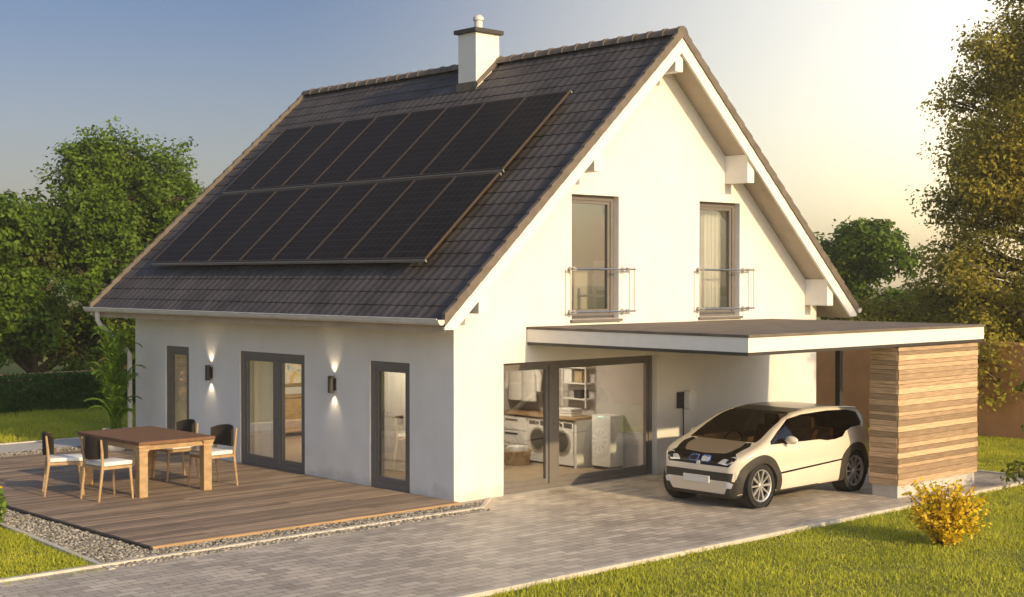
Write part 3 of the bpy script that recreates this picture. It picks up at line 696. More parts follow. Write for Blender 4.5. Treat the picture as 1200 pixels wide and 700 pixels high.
def shirt(y, label, w=.2):
    t = thing('hanging_shirt', label, 'shirt', (4.62,y,1.98), group='shirts on the laundry rail')
    MB().tube([(0,0,.03),(0,.02,.0),(0,0,-.05),(0,.17,-.13)], .006, 6).tube([(0,0,-.05),(0,-.17,-.13)], .006, 6).build('hanger', 'steel', t, local=True)
    V = []; prof = [(-.08,.05,.045),(-.12,.17,.06),(-.20,.24,.06),(-.30,.19,.07),(-.55,.19,.08),(-.82,.20,.09)]
    n = 14
    for z, wy, wx in prof:
        for k in range(n):
            a = 2*PI*k/n; V.append((wx*math.cos(a)*(1+.12*math.sin(5*a)), wy*math.sin(a), z))
    Q = [(i*n+k, i*n+(k+1)%n, (i+1)*n+(k+1)%n, (i+1)*n+k) for i in range(len(prof)-1) for k in range(n)]
    MB().add(V, Q).build('shirt_body', 'shirt', t, True, local=True)
    for sg in (-1, 1): MB().tube([(0,sg*.19,-.15),(0.02,sg*.27,-.32),(-.01,sg*.28,-.62)], [.06,.065,.05], 8).build('sleeve', 'shirt', t, True, local=True)
shirt(3.12, 'pale shirt hanging in front on the laundry rail'); shirt(3.5, 'pale shirt hanging behind on the laundry rail')
t = thing('laundry_basket', 'low wicker laundry basket with folded washing on the laundry floor', 'basket', (3.95,2.75,0))
MB().lathe([(0,.01),(.24,.01),(.28,.28),(.295,.28),(.295,.25)], (3.95,2.75,0), 'z', 24).build('basket_body', 'wicker', t, True)
MB().box((3.78,2.6,.18),(4.12,2.9,.36), .05).build('linen', 'shirt', t, True)
# rooms on the terrace side
d = thing('interior_door', 'white panelled interior door with dark lever handle seen through the single glass door', 'door', (1.65,3.75,0))
MB().box((1.66,3.31,.005),(1.70,4.19,2.09)).build('door_leaf', 'white', d)
m = MB()
for z0, z1 in ((.2,.85),(1.0,1.95)):
    for y0, y1 in ((3.42,3.70),(3.80,4.08)): m.box((1.645,y0,z0),(1.662,y1,z1), .006)
m.build('panel', 'white', d)
m = MB(); m.lathe([(0,1.60),(.025,1.60),(.025,1.662)], (0,3.40,1.02), 'x', 10); m.tube([(1.60,3.40,1.02),(1.60,3.54,1.02)], .011, 6); m.build('handle', 'darkmetal', d, True)
MB().box((1.645,3.22,0),(1.668,3.305,2.18)).box((1.645,4.195,0),(1.668,4.28,2.18)).box((1.645,3.305,2.095),(1.668,4.195,2.18)).build('door_frame', 'white', d)
def curtain(name, a0, a1, d, z0, z1, wall, label):
    t = thing(name, label, 'curtain', (a0,d,z1) if wall == 'x' else (d,a0,z1)); n = 60; V = []
    for z in (z0, z1):
        for k in range(n+1):
            a = a0+(a1-a0)*k/n; o = d+.035*math.sin(k*.9)+.012*math.sin(k*2.3); V.append((a,o,z) if wall == 'x' else (o,a,z))
    o = MB().add(V, [(k,k+1,n+2+k,n+1+k) for k in range(n)]).build('cloth', 'curtain' if wall == 'y' else 'sunny_curtain', t, True)
    q = MB(); P = (lambda a,b,z: (a,b,z)) if wall == 'x' else (lambda a,b,z: (b,a,z))
    q.tube([P(a0-.1,d,z1+.02),P(a1+.1,d,z1+.02)], .012, 6); q.build('curtain_rod', 'steel', t, True)
curtain('curtain', 5.6, 6.95, .46, .03, 2.3, 'y', 'white curtain behind the left half of the terrace double door')
curtain('curtain', 8.75, 9.75, .46, .03, 2.3, 'y', 'white curtain behind the narrow terrace window')
curtain('curtain', 6.62, 7.2, .41, 2.82, 5.0, 'x', 'white curtain behind the right upstairs window')
t = thing('wall_picture', 'large abstract picture in pale blues and ochre on the living room wall', 'picture', (3.7,10.05,1.5))
MB().box((2.95,10.03,1.12),(4.45,10.09,2.3)).build('frame', 'oak', t); MB().box((3.0,10.02,1.17),(4.4,10.028,2.25)).build('canvas', 'picture', t)
t = thing('sideboard', 'low oak sideboard standing below the living room picture', 'sideboard', (3.7,9.8,0))
MB().box((2.7,9.6,.1),(4.7,10.05,.88)).build('cabinet', 'wood', t); MB().box((2.67,9.57,.883),(4.73,10.06,.92)).build('top', 'oak', t)
for x in (2.8,4.6): MB().box((x-.03,9.65,0),(x+.03,9.7,.098)).build('leg', 'oak', t)
def fill_lamp(x, y, label, e):  # added, unseen lamps that brighten the dark rooms behind the glass
    t = thing('fill_lamp', label, 'lamp', (x,y,2.6)); MB().lathe([(0,-.05),(.16,-.05),(.18,-.03),(.18,-.002)], (0,0,0), 'z', 24).build('lamp_housing', 'white', t, True, local=True)
    MB().lathe([(0,-.053),(.15,-.053)], (0,0,0), 'z', 24).build('diffuser', 'lampglow', t, local=True)
    ld = bpy.data.lights.new('fill_light', 'AREA'); ld.shape = 'DISK'; ld.size = .3; ld.energy = e; ld.color = (1,.84,.64); lo = bpy.data.objects.new('fill_light', ld); COL.objects.link(lo); lo.parent = t; lo.location.z = -.06
fill_lamp(3.3, 2.0, 'added round fill lamp, unseen, in the laundry room behind the carport door', 85)
fill_lamp(3.2, 7.6, 'added round fill lamp, unseen, in the living room behind the double door', 130)
fill_lamp(.95, 3.2, 'added round fill lamp, unseen, in the hall behind the single glass door', 30)
t = thing('fill_pendant', 'added pendant fill lamp, unseen, in the attic room behind the upstairs windows', 'lamp', (4.2,1.9,5.4)); MB().tube([(4.2,1.9,5.45),(4.2,1.9,7.0)], .006, 5).build('cord', 'black', t)  # added lamp, brightens the attic room seen through the windows
MB().lathe([(.03,.1),(.2,-.06),(.19,-.06),(.02,.09)], (4.2,1.9,5.4), 'z', 20).build('lamp_shade', 'white', t, True)
ld = bpy.data.lights.new('fill_light', 'POINT'); ld.energy = 45; ld.color = (1,.84,.64); ld.shadow_soft_size = .06; lo = bpy.data.objects.new('fill_light', ld); COL.objects.link(lo); lo.parent = t; lo.location.z = -.12
# chair behind upstairs window
t = thing('white_chair', 'white slatted chair standing behind the left upstairs window', 'chair', (4.12,.85,2.78))
for sx, sy in ((-.2,-.2),(.2,-.2),(-.2,.2),(.2,.2)): MB().box((sx-.02,sy-.02,0),(sx+.02,sy+.02,.86 if sx > 0 else .62)).build('leg', 'white', t, local=True)
MB().box((-.23,-.23,.46),(.23,.23,.5)).build('seat', 'white', t, local=True); MB().box((.18,-.2,.58),(.22,.2,1.12), .01).build('backrest', 'white', t, local=True); MB().box((-.2,-.22,.6),(.2,-.18,.64)).build('armrest', 'white', t, local=True)

# ------------------------------------------------------------------ car
def zz(z): return z if z < .7 else .7+(z-.7)*.85
def uu(u): return u if u > .72 else .72-(.72-u)*.74
def poly_sdf(P, poly):
    x, y = P[:,0], P[:,1]; d = np.full(len(P), 1e9); ins = np.zeros(len(P), bool); n = len(poly)
    for i in range(n):
        x0,y0 = poly[i]; x1,y1 = poly[(i+1)%n]; ex,ey = x1-x0, y1-y0
        t = np.clip(((x-x0)*ex+(y-y0)*ey)/(ex*ex+ey*ey), 0, 1)
        d = np.minimum(d, (x-x0-t*ex)**2+(y-y0-t*ey)**2)
        c = ((y0 > y) != (y1 > y)) & (x < (x1-x0)*(y-y0)/((y1-y0) if y1 != y0 else 1e-9)+x0); ins ^= c
    return np.where(ins, -1, 1)*np.sqrt(d)
PROF = [(.09,.17),(.03,.25),(.0,.42),(.02,.60),(.05,.70),(.12,.79),(.28,.87),(.48,.945),(.72,1.01),(.92,1.10),(1.22,1.275),(1.56,1.44),(1.85,1.525),(2.2,1.57),(2.6,1.58),(3.0,1.565),(3.42,1.535),(3.68,1.50),(3.79,1.39),(3.89,1.14),(3.93,.95),(3.99,.72),(3.98,.45),(3.90,.30),(3.6,.21),(2.,.19),(.5,.18),(.3,.165)]
PROF = [(uu(a),zz(b)) for a,b in PROF]
def Wd(u, z):
    z = np.where(z > .7, .7+(z-.7)/.85, z); u = np.where(u < .72, .72-(.72-u)/.74, u)
    f = np.clip((1.0-u)/1.0, 0, 1.2); r = np.clip((u-3.15)/.85, 0, 1.2)
    w = .885*(1-.26*f**3.2)*(1-.20*r**2.4)
    lo = np.clip((.48-z)/.28, 0, 1.2); hi = np.clip((z-.86)/.72, 0, 1.1)
    shoulder = 1 - .012*np.exp(-((z-.62)/.09)**2)
    return w*(1-.055*lo**2)*(1-.25*hi**1.25)*shoulder
def carf(P):
    a = poly_sdf(P[:,[0,2]], PROF); b = (np.abs(P[:,1])-Wd(P[:,0], P[:,2]))*.93; k = .075
    h = np.clip(.5+.5*(a-b)/k, 0, 1); return b*(1-h)+a*h + k*h*(1-h)
def car_shell(nu=150, nv=46, nz=60):
    def face(ax, sg, n1, n2):
        a = np.linspace(-1, 1, n1+1); b = np.linspace(-1, 1, n2+1); A, B = np.meshgrid(a, b, indexing='ij'); C = np.full_like(A, sg)
        D = {0: (C,A,B), 1: (A,C,B), 2: (A,B,C)}[ax]; V = np.stack([d.ravel() for d in D], 1)
        i = (np.arange(n1)[:,None]*(n2+1)+np.arange(n2)[None,:]).ravel(); return V, np.stack([i,i+n2+1,i+n2+2,i+1],1)
    Vs, Fs, o = [], [], 0
    for ax, n1, n2 in ((0,nv,nz),(1,nu,nz),(2,nu,nv)):
        for sg in (-1., 1.):
            V, Q = face(ax, sg, n1, n2); Vs.append(V); Fs.append(Q+o); o += len(V)
    D = np.concatenate(Vs)*np.array([2.1,.95,.72]); c = np.array([2.0,0,.82]); D[:,0] *= 1.0
    lo, hi = np.zeros(len(D)), np.full(len(D), 1.6)
    for _ in range(22):
        mid = (lo+hi)/2; f = carf(c+D*mid[:,None]); lo = np.where(f < 0, mid, lo); hi = np.where(f < 0, hi, mid)
    V = c+D*lo[:,None]
    bm = bmesh.new(); vs = [bm.verts.new(v) for v in V]
    for q in np.concatenate(Fs):
        try: bm.faces.new([vs[i] for i in q])
        except ValueError: pass
    bmesh.ops.remove_doubles(bm, verts=bm.verts[:], dist=.002); bmesh.ops.recalc_face_normals(bm, faces=bm.faces[:]); return bm
CARX, CARY = 2.48, -2.775
car = thing('electric_car', 'compact cream electric car with black roof parked under the carport', 'car', (CARX+2.0, CARY, 0))
bm = car_shell()
def inpoly(x, y, poly):
    c = False; n = len(poly)
    for i in range(n):
        x0,y0 = poly[i]; x1,y1 = poly[(i+1)%n]
        if (y0 > y) != (y1 > y) and x < (x1-x0)*(y-y0)/(y1-y0)+x0: c = not c
    return c
def slice_line(p, q, axis):     # plane through line pq, extruded along axis ('v' or 'u')
    if axis == 'v': n = Vector((q[1]-p[1], 0, -(q[0]-p[0]))); co = Vector((p[0],0,p[1]))
    else: n = Vector((0, q[1]-p[1], -(q[0]-p[0]))); co = Vector((0,p[0],p[1]))
    g = bm.verts[:]+bm.edges[:]+bm.faces[:]
    # limit to faces near the segment
    if axis == 'v':
        lo, hi = min(p[0],q[0])-.06, max(p[0],q[0])+.06; zl, zh = min(p[1],q[1])-.06, max(p[1],q[1])+.06
        fs = [f for f in bm.faces if lo < f.calc_center_median().x < hi and zl < f.calc_center_median().z < zh and abs(f.normal.y) > .35]
    else:
        lo, hi = min(p[0],q[0])-.06, max(p[0],q[0])+.06; zl, zh = min(p[1],q[1])-.05, max(p[1],q[1])+.05
        fs = [f for f in bm.faces if lo < f.calc_center_median().y < hi and zl < f.calc_center_median().z < zh and f.calc_center_median().x < 1.8 and (f.normal.x < -.15 or f.normal.z > .6)]
    if not fs: return
    es = {e for f in fs for e in f.edges}; vs = {v for f in fs for v in f.verts}
    bmesh.ops.bisect_plane(bm, geom=list(vs)+list(es)+fs, plane_co=co, plane_no=n.normalized(), dist=.0008)
SIDEWIN = [(.88,1.02),(1.22,1.235),(1.58,1.43),(1.96,1.49),(2.7,1.51),(3.25,1.485),(3.52,1.42),(3.62,1.22),(3.52,1.165),(3.22,1.15),(3.04,1.09),(2.92,1.00),(2.70,.965),(2.45,.965),(2.25,1.00),(1.5,1.01)]
STRIPE = [(1.12,.492),(2.86,.565),(2.88,.592),(1.13,.522)]
SILL = [(.95,.20),(3.0,.20),(3.0,.27),(.95,.245)]
BELTF = [(-.60,.655),(.60,.655),(.70,.80),(.60,.87),(.46,.90),(.40,.865),(0,.845),(-.40,.865),(-.46,.90),(-.60,.87),(-.70,.80)]
COWL_R = [(.46,.90),(.60,.87),(.665,.99),(.60,1.045),(.50,1.03),(.52,.97)]
COWL_L = [(-a,b) for a,b in COWL_R]
WSCR = [(-.66,1.05),(.66,1.05),(.67,1.10),(.635,1.38),(.59,1.50),(-.59,1.50),(-.635,1.38),(-.67,1.10)]
INTAKE = [(-.66,.44),(.66,.44),(.68,.565),(-.68,.565)]
LOWB = [(-.50,.20),(.50,.20),(.60,.37),(.60,.435),(-.60,.435),(-.60,.37)]
BONNET = [(.40,.865),(.46,.90),(.52,.97),(.50,1.06),(-.50,1.06),(-.52,.97),(-.46,.90),(-.40,.865),(0,.845)]
LOWDARK = [(-.72,.18),(.72,.18),(.72,.44),(-.72,.44)]
SIDEWIN, BELTF, COWL_R, COWL_L, WSCR, BONNET = [[(a, zz(b)) for a, b in p] for p in (SIDEWIN, BELTF, COWL_R, COWL_L, WSCR, BONNET)]
for poly, ax in ((SIDEWIN,'v'),(STRIPE,'v'),(BELTF,'u'),(COWL_R,'u'),(COWL_L,'u'),(WSCR,'u'),(INTAKE,'u'),(LOWB,'u')):
    for i in range(len(poly)): slice_line(poly[i], poly[(i+1)%len(poly)], ax)
bm.normal_update()
AX = [(.72,.345),(3.29,.345)]
groups = {k: [] for k in ('body','side_window','windscreen','roof_panel','front_mask','lower_intake','side_stripe','underbody','drop','bumper_lip','bonnet')}
for f in bm.faces:
    c = f.calc_center_median(); n = f.normal; u, v, z = c
    if any((u-a)**2+(z-b)**2 < .375**2 for a, b in AX) and abs(v) > .55: k = 'drop'
    elif z < .235 and n.z < -.3: k = 'underbody'
    elif abs(n.y) > .35 and u > .95 and inpoly(u, z, SIDEWIN): k = 'side_window'
    elif abs(n.y) > .5 and inpoly(u, z, STRIPE): k = 'side_stripe'
    elif u < 1.9 and z > zz(1.045) and n.x < -.2 and inpoly(v, z, WSCR): k = 'windscreen'
    elif u > 1.45 and n.z > .55 and z > zz(1.40) and abs(v) < .57: k = 'roof_panel'
    elif u > 3.55 and n.x > .25 and z > .62 and abs(v) < .66: k = 'roof_panel'
    elif u < 1.2 and (inpoly(v, z, BELTF) or inpoly(v, z, COWL_R) or inpoly(v, z, COWL_L)) and (n.x < -.15 or n.z > .6): k = 'front_mask'
    elif u < 1.1 and n.z > .5 and inpoly(v, z, BONNET): k = 'bonnet'
    elif u < .6 and n.x < -.25 and inpoly(v, z, INTAKE): k = 'lower_intake'
    elif u < .6 and n.x < -.1 and inpoly(v, z, LOWB): k = 'bumper_lip'
    elif u < .6 and n.x < -.25 and inpoly(v, z, LOWDARK): k = 'lower_intake'
    else: k = 'body'
    groups[k].append(f)
OFF = Vector((-2.0,0,0))
def carpart(name, faces, m, parent=None):
    b2 = bmesh.new(); mp = {}
    for f in faces:
        vs = []
        for v in f.verts:
            if v not in mp: mp[v] = b2.verts.new(v.co+OFF)
            vs.append(mp[v])
        b2.faces.new(vs)
    me = bpy.data.meshes.new(name); b2.to_mesh(me); b2.free()
    return link(name, me, m, parent or car, True)
carpart('body', groups['body'], 'carpaint')
for sg in (-1, 1): carpart('side_window', [f for f in groups['side_window'] if f.calc_center_median().y*sg > 0], 'carglass')
carpart('windscreen', groups['windscreen'], 'carglass'); carpart('roof_panel', groups['roof_panel'], 'carblack')
carpart('front_mask', groups['front_mask'], 'carblack'); carpart('lower_intake', groups['lower_intake'], 'cladding')
carpart('bonnet', groups['bonnet'], 'bonnet'); carpart('bumper_lip', groups['bumper_lip'], 'carpaint'); [carpart('side_stripe', [f for f in groups['side_stripe'] if f.calc_center_median().y*sg > 0], 'carblack') for sg in (-1,1)]; carpart('underbody', groups['underbody'], 'cladding')
bm.free()
def surf(u, z, sg=-1): return sg*float(Wd(np.array([u]), np.array([z]))[0])
def frontu(v, z):   # u of the shell on the front for given v, z
    lo, hi = -.3, 1.8
    for _ in range(30):
        mid = (lo+hi)/2
        if carf(np.array([[mid, v, z]]))[0] > 0: lo = mid
        else: hi = mid
    return lo
def cl(p): return (p[0]-2.0, p[1], p[2])
# wheel arches
for (a, b) in AX:
    for sg in (-1, 1):
        V, Q = [], []; n = 40
        for k in range(n+1):
            t = math.radians(-14+208*k/n)
            for r, e in ((.352,-.03),(.356,.014),(.42,.018),(.485,.010),(.492,-.02)):
                u, z = a+r*math.cos(t), b+r*math.sin(t)
                V.append(cl((u, sg*(abs(surf(u, max(z,.22)))+e), z)))
        for k in range(n):
            for j in range(4): Q.append((k*5+j, k*5+j+1, k*5+j+6, k*5+j+5))
        MB().add(V, Q).build('wheel_arch', 'cladding', car, True, local=True)
        MB().lathe([(.0,.60*sg),(.372,.60*sg),(.372,.84*sg)], cl((a,0,b)), 'y', 32).build('wheel_well', 'black', car, True, local=True)
# wheels
def wheel(a, sg):
    R = .35; yc = sg*.775; o = lambda h: yc+sg*h
    c = cl((a,0,R)); w_ = MB().lathe([(0,o(-.05)),(.24,o(-.05)),(.245,o(-.02))], c, 'y', 32).build('wheel', 'darkmetal', car, True, local=True)
    MB().lathe([(.245,o(-.08)),(.30,o(-.085)),(.338,o(-.075)),(.35,o(-.045)),(.35,o(.045)),(.340,o(.075)),(.31,o(.088)),(.262,o(.082)),(.25,o(.06))], c, 'y', 48).build('tyre', 'rubber', w_, True, local=True)
    m = MB(); m.lathe([(.225,o(.03)),(.235,o(.072)),(.252,o(.078)),(.258,o(.06))], c, 'y', 40)
    m.lathe([(0,o(.07)),(.035,o(.072)),(.05,o(.06)),(.055,o(.02))], c, 'y', 20)
    for k in range(10):
        t = 2*PI*k/10; d = .020 if k % 2 else .034
        for dt_ in ((0,) if k % 2 else (0,)):
            p = lambda r, s, h: (c[0]+r*math.cos(t)-s*math.sin(t), o(h), c[2]+r*math.sin(t)+s*math.cos(t))
            V = [p(.04,-.014,.06),p(.04,.014,.06),p(.238,d*.6,.066),p(.238,-d*.6,.066),p(.04,-.014,.03),p(.04,.014,.03),p(.238,d*.6,.03),p(.238,-d*.6,.03)]
            m.add(V, [(0,1,2,3),(4,7,6,5),(0,4,5,1),(1,5,6,2),(2,6,7,3),(3,7,4,0)])
    m.build('rim', 'alloy', w_, True, local=True)
for a, _ in AX:
    for sg in (-1, 1): wheel(a, sg)
def patch(name, poly, m, off, parent=None, depth=.02):
    """closed plate hugging the nose: poly in (v,z)"""
    poly = [(v, zz(z)) for v, z in poly]; n = len(poly); V = []
    for e in (off, -depth):
        for v, z in poly: V.append(cl((frontu(v, z)-e, v, z)))
    cv = sum(p[0] for p in poly)/n; cz = sum(p[1] for p in poly)/n
    V.append(cl((frontu(cv,cz)-off-.004, cv, cz)))
    Q = [(i,(i+1)%n,2*n) for i in range(n)] + [(i,n+i,n+(i+1)%n,(i+1)%n) for i in range(n)]
    return MB().add(V, Q).build(name, m, parent or car, True, local=True)
for sg in (-1, 1):
    hl = patch('headlight', [(sg*.38,.70),(sg*.56,.682),(sg*.67,.735),(sg*.70,.815),(sg*.62,.835),(sg*.45,.772)], 'lens', .006)
    patch('headlight_bezel', [(sg*.53,.715),(sg*.60,.72),(sg*.64,.77),(sg*.61,.795),(sg*.55,.765)], 'black', .011, hl)
    gr = patch('kidney_grille', [(sg*.03,.735),(sg*.05,.705),(sg*.19,.705),(sg*.22,.74),(sg*.20,.80),(sg*.17,.815),(sg*.05,.815),(sg*.03,.795)], 'blue', .006)
    patch('grille_insert', [(sg*.045,.74),(sg*.06,.72),(sg*.18,.72),(sg*.20,.745),(sg*.185,.79),(sg*.06,.80),(sg*.045,.785)], 'lens' if sg < 0 else 'black', .011, gr)
    patch('fog_light', [(sg*.56,.33),(sg*.65,.33),(sg*.68,.40),(sg*.62,.43),(sg*.55,.41)], 'lens', .008)
    patch('bumper_flank', [(sg*.725,.24),(sg*.755,.25),(sg*.765,.58),(sg*.72,.60),(sg*.715,.50)], 'carpaint', .012)
    # door mirror
    u, z = 1.34, zz(1.06); y0 = surf(u, z, sg)
    bmm = bmesh.new(); bmesh.ops.create_uvsphere(bmm, u_segments=16, v_segments=10, radius=1)
    for q in bmm.verts:
        x_, y_, z_ = q.co; q.co = Vector((u-2.0+.075*x_*(1 if x_ < 0 else .55), y0+sg*.13+.12*y_, z+.015+.068*z_*(1-.15*sg*y_)))
    mm = MB().frombm(bmm); mm.build('door_mirror', 'carpaint', car, True, local=True)
    MB().tube([cl((u+.0,y0-sg*.02,z-.04)),cl((u,y0+sg*.09,z-.02))], .022, 8).build('mirror_arm', 'black', car, True, local=True)
m = MB(); q = frontu(0,.855); m.lathe([(0,-.012),(.036,-.01),(.038,0)], cl((frontu(0,.68)-.004,0,.68)), 'x', 18); m.build('badge', 'lens', car, True, local=True)
MB().box(cl((frontu(0,.43)-.035,-.26,.385)), cl((frontu(0,.43)-.012,.26,.495)), .004).build('number_plate', 'plate', car, local=True)
# interior
for v in (-.36, .36):
    m = MB(); m.box(cl((1.85,v-.24,.5)), cl((2.35,v+.24,.68)), .05)
    V = [(2.28,.62),(2.42,.62),(2.62,1.06),(2.52,1.08)]
    m.prism([(a-2.0,b) for a,b in V], 'y', v-.22, v+.22); m.box(cl((2.55,v-.13,1.08)), cl((2.65,v+.13,1.27)), .03); m.build('seat', 'seat', car, True, local=True)
m = MB(); m.box(cl((3.0,-.55,.5)), cl((3.12,.55,1.06)), .03); m.build('rear_seat', 'seat', car, True, local=True)
MB().prism([(a-2.0,b) for a,b in ((.95,.7),(.95,.92),(1.3,.94),(1.45,.88),(1.4,.7))], 'y', -.7, .7).build('dashboard', 'seat', car, local=True)
m = MB(); n = 20; cpt_ = [(1.55-2.0+.0+.06*math.sin(2*PI*k/n), .36+.18*math.cos(2*PI*k/n), 0.9+.15*math.sin(2*PI*k/n)) for k in range(n+1)]
m.tube(cpt_, .015, 6); m.build('steering_wheel', 'black', car, True, local=True)
MB().box(cl((.4,-.6,.22)), cl((3.7,.6,.45))).build('floor_pan', 'black', car, local=True)

# ------------------------------------------------------------------ vegetation
def leaves(P, size, out_dir=None, flat=.3, aspect=.55):
    """P (n,3) leaf centres -> diamond quads"""
    n = len(P); nrm = rng.normal(0, 1, (n,3)); nrm[:,2] = np.abs(nrm[:,2])+flat
    if out_dir is not None: nrm += out_dir*1.0
    nrm /= np.linalg.norm(nrm, axis=1)[:,None]
    t = rng.normal(0, 1, (n,3)); t -= (t*nrm).sum(1)[:,None]*nrm; t /= np.linalg.norm(t, axis=1)[:,None]
    b = np.cross(nrm, t); s = (size*rng.uniform(.6, 1.3, n))[:,None]
    V = np.stack([P-t*s, P+b*s*aspect-t*s*.1, P+t*s-nrm*s*.15, P-b*s*aspect-t*s*.1], 1).reshape(-1,3)
    return V, np.arange(4*n).reshape(-1,4)
def crown_points(blobs, n, clump=.55, per=55, shell=.55):
    tot = sum(b[3]*b[4]*b[5] for b in blobs); Ps, Ds = [], []
    for cx_, cy_, cz_, rx, ry, rz in blobs:
        k = max(3, int(n*rx*ry*rz/tot/per)); d = rng.normal(0, 1, (k,3)); d /= np.linalg.norm(d, axis=1)[:,None]
        r = shell+(1-shell)*rng.uniform(0, 1, k)**.7; r *= 1+.12*rng.normal(0,1,k)
        C_ = np.array([cx_,cy_,cz_])+d*r[:,None]*np.array([rx,ry,rz])
        sz = clump*rng.uniform(.5, 1.3, k)
        q = rng.normal(0, 1, (k,per,3)); q /= (np.linalg.norm(q, axis=2)[:,:,None]+1e-6); q *= rng.uniform(.15, 1, (k,per,1))**.6
        q[:,:,2] *= .62
        P = C_[:,None,:]+q*sz[:,None,None]; Ps.append(P.reshape(-1,3)); Ds.append((np.repeat(d,per,0)*.6+q.reshape(-1,3)*.5))
    return np.concatenate(Ps), np.concatenate(Ds)
def tree(name, label, cat, loc, blobs, n, leaf, m, trunk_r=.16, group=None, clump=.55, per=55, shell=.55, stems=1):
    t = thing(name, label, cat, loc, 0, group)
    tk = MB(); zt = max(b[2] for b in blobs)*.93
    tx = sum(b[0] for b in blobs)/len(blobs); ty = sum(b[1] for b in blobs)/len(blobs)
    for s in range(stems):
        a = 2*PI*s/stems; o = .0 if stems == 1 else .12
        p = [(o*math.cos(a),o*math.sin(a),-.1)]; rr = [trunk_r]
        for k in range(1, 7):
            f = k/6; p.append((tx*f+o*math.cos(a)*(1+5*f)+random.uniform(-.05,.05)*zt*.3, ty*f+o*math.sin(a)*(1+5*f)+random.uniform(-.05,.05)*zt*.3, zt*f)); rr.append(trunk_r*(1-.82*f))
        tk.tube(p, rr, 8)
        for b in blobs[s::stems]:
            z0 = max(.2*b[2], b[2]-1.2*b[5]-.3); f = max(0,min(1,z0/zt)); i = f*6; j = int(min(5,i)); q = Vector(p[j]).lerp(Vector(p[j+1]), i-j)
            e = Vector((b[0],b[1],b[2])); md = q.lerp(e,.5)+Vector((random.uniform(-.2,.2),random.uniform(-.2,.2),.15)); r0 = trunk_r*(1-.8*f)*.6
            tk.tube([q, md, e], [r0, r0*.6, r0*.25], 6)
            for _ in range(4):
                d = Vector((random.gauss(0,1),random.gauss(0,1),random.gauss(.3,.7))).normalized(); e2 = e+Vector((d.x*b[3],d.y*b[4],d.z*b[5]))*.8
                tk.tube([md.lerp(e,random.uniform(.2,1)), e.lerp(e2,.5), e2], [r0*.35, r0*.22, .01], 5)
    tk.build('trunk', 'bark', t, True, local=True)
    P, D = crown_points(blobs, n, clump, per, shell); P[:,2] = np.maximum(P[:,2], .05)
    V, Q = leaves(P, leaf, D); npmesh('crown', V, Q, m, t); return t
def rblobs(spec, k, r, sq=.8):
    """spec: list of (x,y,z,R) big lumps -> k smaller lumps spread over each"""
    o = []
    for x, y, z, R, RZ_ in spec:
        for _ in range(k):
            d = np.array([random.gauss(0,1),random.gauss(0,1),random.gauss(0,1)]); d /= np.linalg.norm(d); f = random.uniform(.35,.85)
            rr = r*random.uniform(.7,1.25); o.append((x+d[0]*R*f, y+d[1]*R*f, z+d[2]*RZ_*f, rr, rr, rr*sq))
    return o
tree('leafy_tree', 'tall broad leafy tree behind the left end of the roof', 'tree', (7.6,26,0),
     rblobs([(-.2,0,6.6,2.2,2.2),(-1.5,0,5.7,1.5,1.5),(1.1,0,6.3,1.5,1.5),(-.9,0,3.6,2.5,2.2),(1.6,0,4.6,1.7,1.9),(2.4,.3,5.0,1.2,1.3),(0,0,1.7,2.8,1.3)], 11, .95), 82000, .080, 'leafA', .22, 'trees behind the garden', clump=.50, per=45, shell=.7)
tree('leafy_tree', 'leafy tree cut off by the left edge of the picture', 'tree', (2.6,24.5,0),
     rblobs([(-.2,0,5.2,1.8,1.9),(.6,0,2.8,1.7,2.0),(-.6,0,2.0,1.8,1.8)], 9, .85), 34000, .09, 'leafA', .2, 'trees behind the garden', clump=.48, per=45, shell=.7)
tree('leafy_tree', 'dark lower tree filling the gap behind the hedge at left', 'tree', (5.3,27.5,0),
     rblobs([(-1.2,0,2.4,2.2,1.8),(1.6,0,2.2,2.2,1.7),(.2,0,4.2,1.6,1.4)], 9, .9), 26000, .095, 'leafB', .2, 'trees behind the garden', clump=.6)
tree('leafy_tree', 'leafy tree behind the right roof slope and carport', 'tree', (30,12.6,0),
     rblobs([(0,1.0,4.6,1.4,1.5),(0,-1.0,4.6,1.3,1.4),(0,.3,2.6,2.4,1.6),(0,-2.4,2.3,1.6,1.6)], 9, .8), 34000, .10, 'leafA', .2, 'trees behind the garden', clump=.55)
cone = []
for k in range(240):
    z = .9+12.8*random.random()**1.2; R = max(.4, 6.3-.46*z if z < 6 else 4.9-.27*z); a = random.uniform(0, 2*PI); f = random.uniform(.5,1.0)
    rr = random.uniform(.55,1.05); cone.append((R*f*math.cos(a), R*f*math.sin(a), z, rr, rr, rr*.75))
tree('conical_tree', 'huge glow tinted brown green conical tree at the right edge behind the wall', 'tree', (20.2,-.55,0), cone, 260000, .058, 'leafW', .28, 'trees behind the garden', clump=.62)
tree('understorey_tree', 'low glow tinted bushy tree peeping over the ochre wall behind the carport', 'tree', (18.5,2.0,0),
     rblobs([(0,0,1.9,1.7,1.2),(0,-2.2,2.0,1.5,1.1),(0,1.6,1.5,1.3,.9),(-.6,-4.6,2.0,1.6,1.2),(-.6,-7.0,2.2,1.8,1.3)], 8, .7), 52000, .06, 'leafW', .14, 'trees behind the garden', clump=.5)
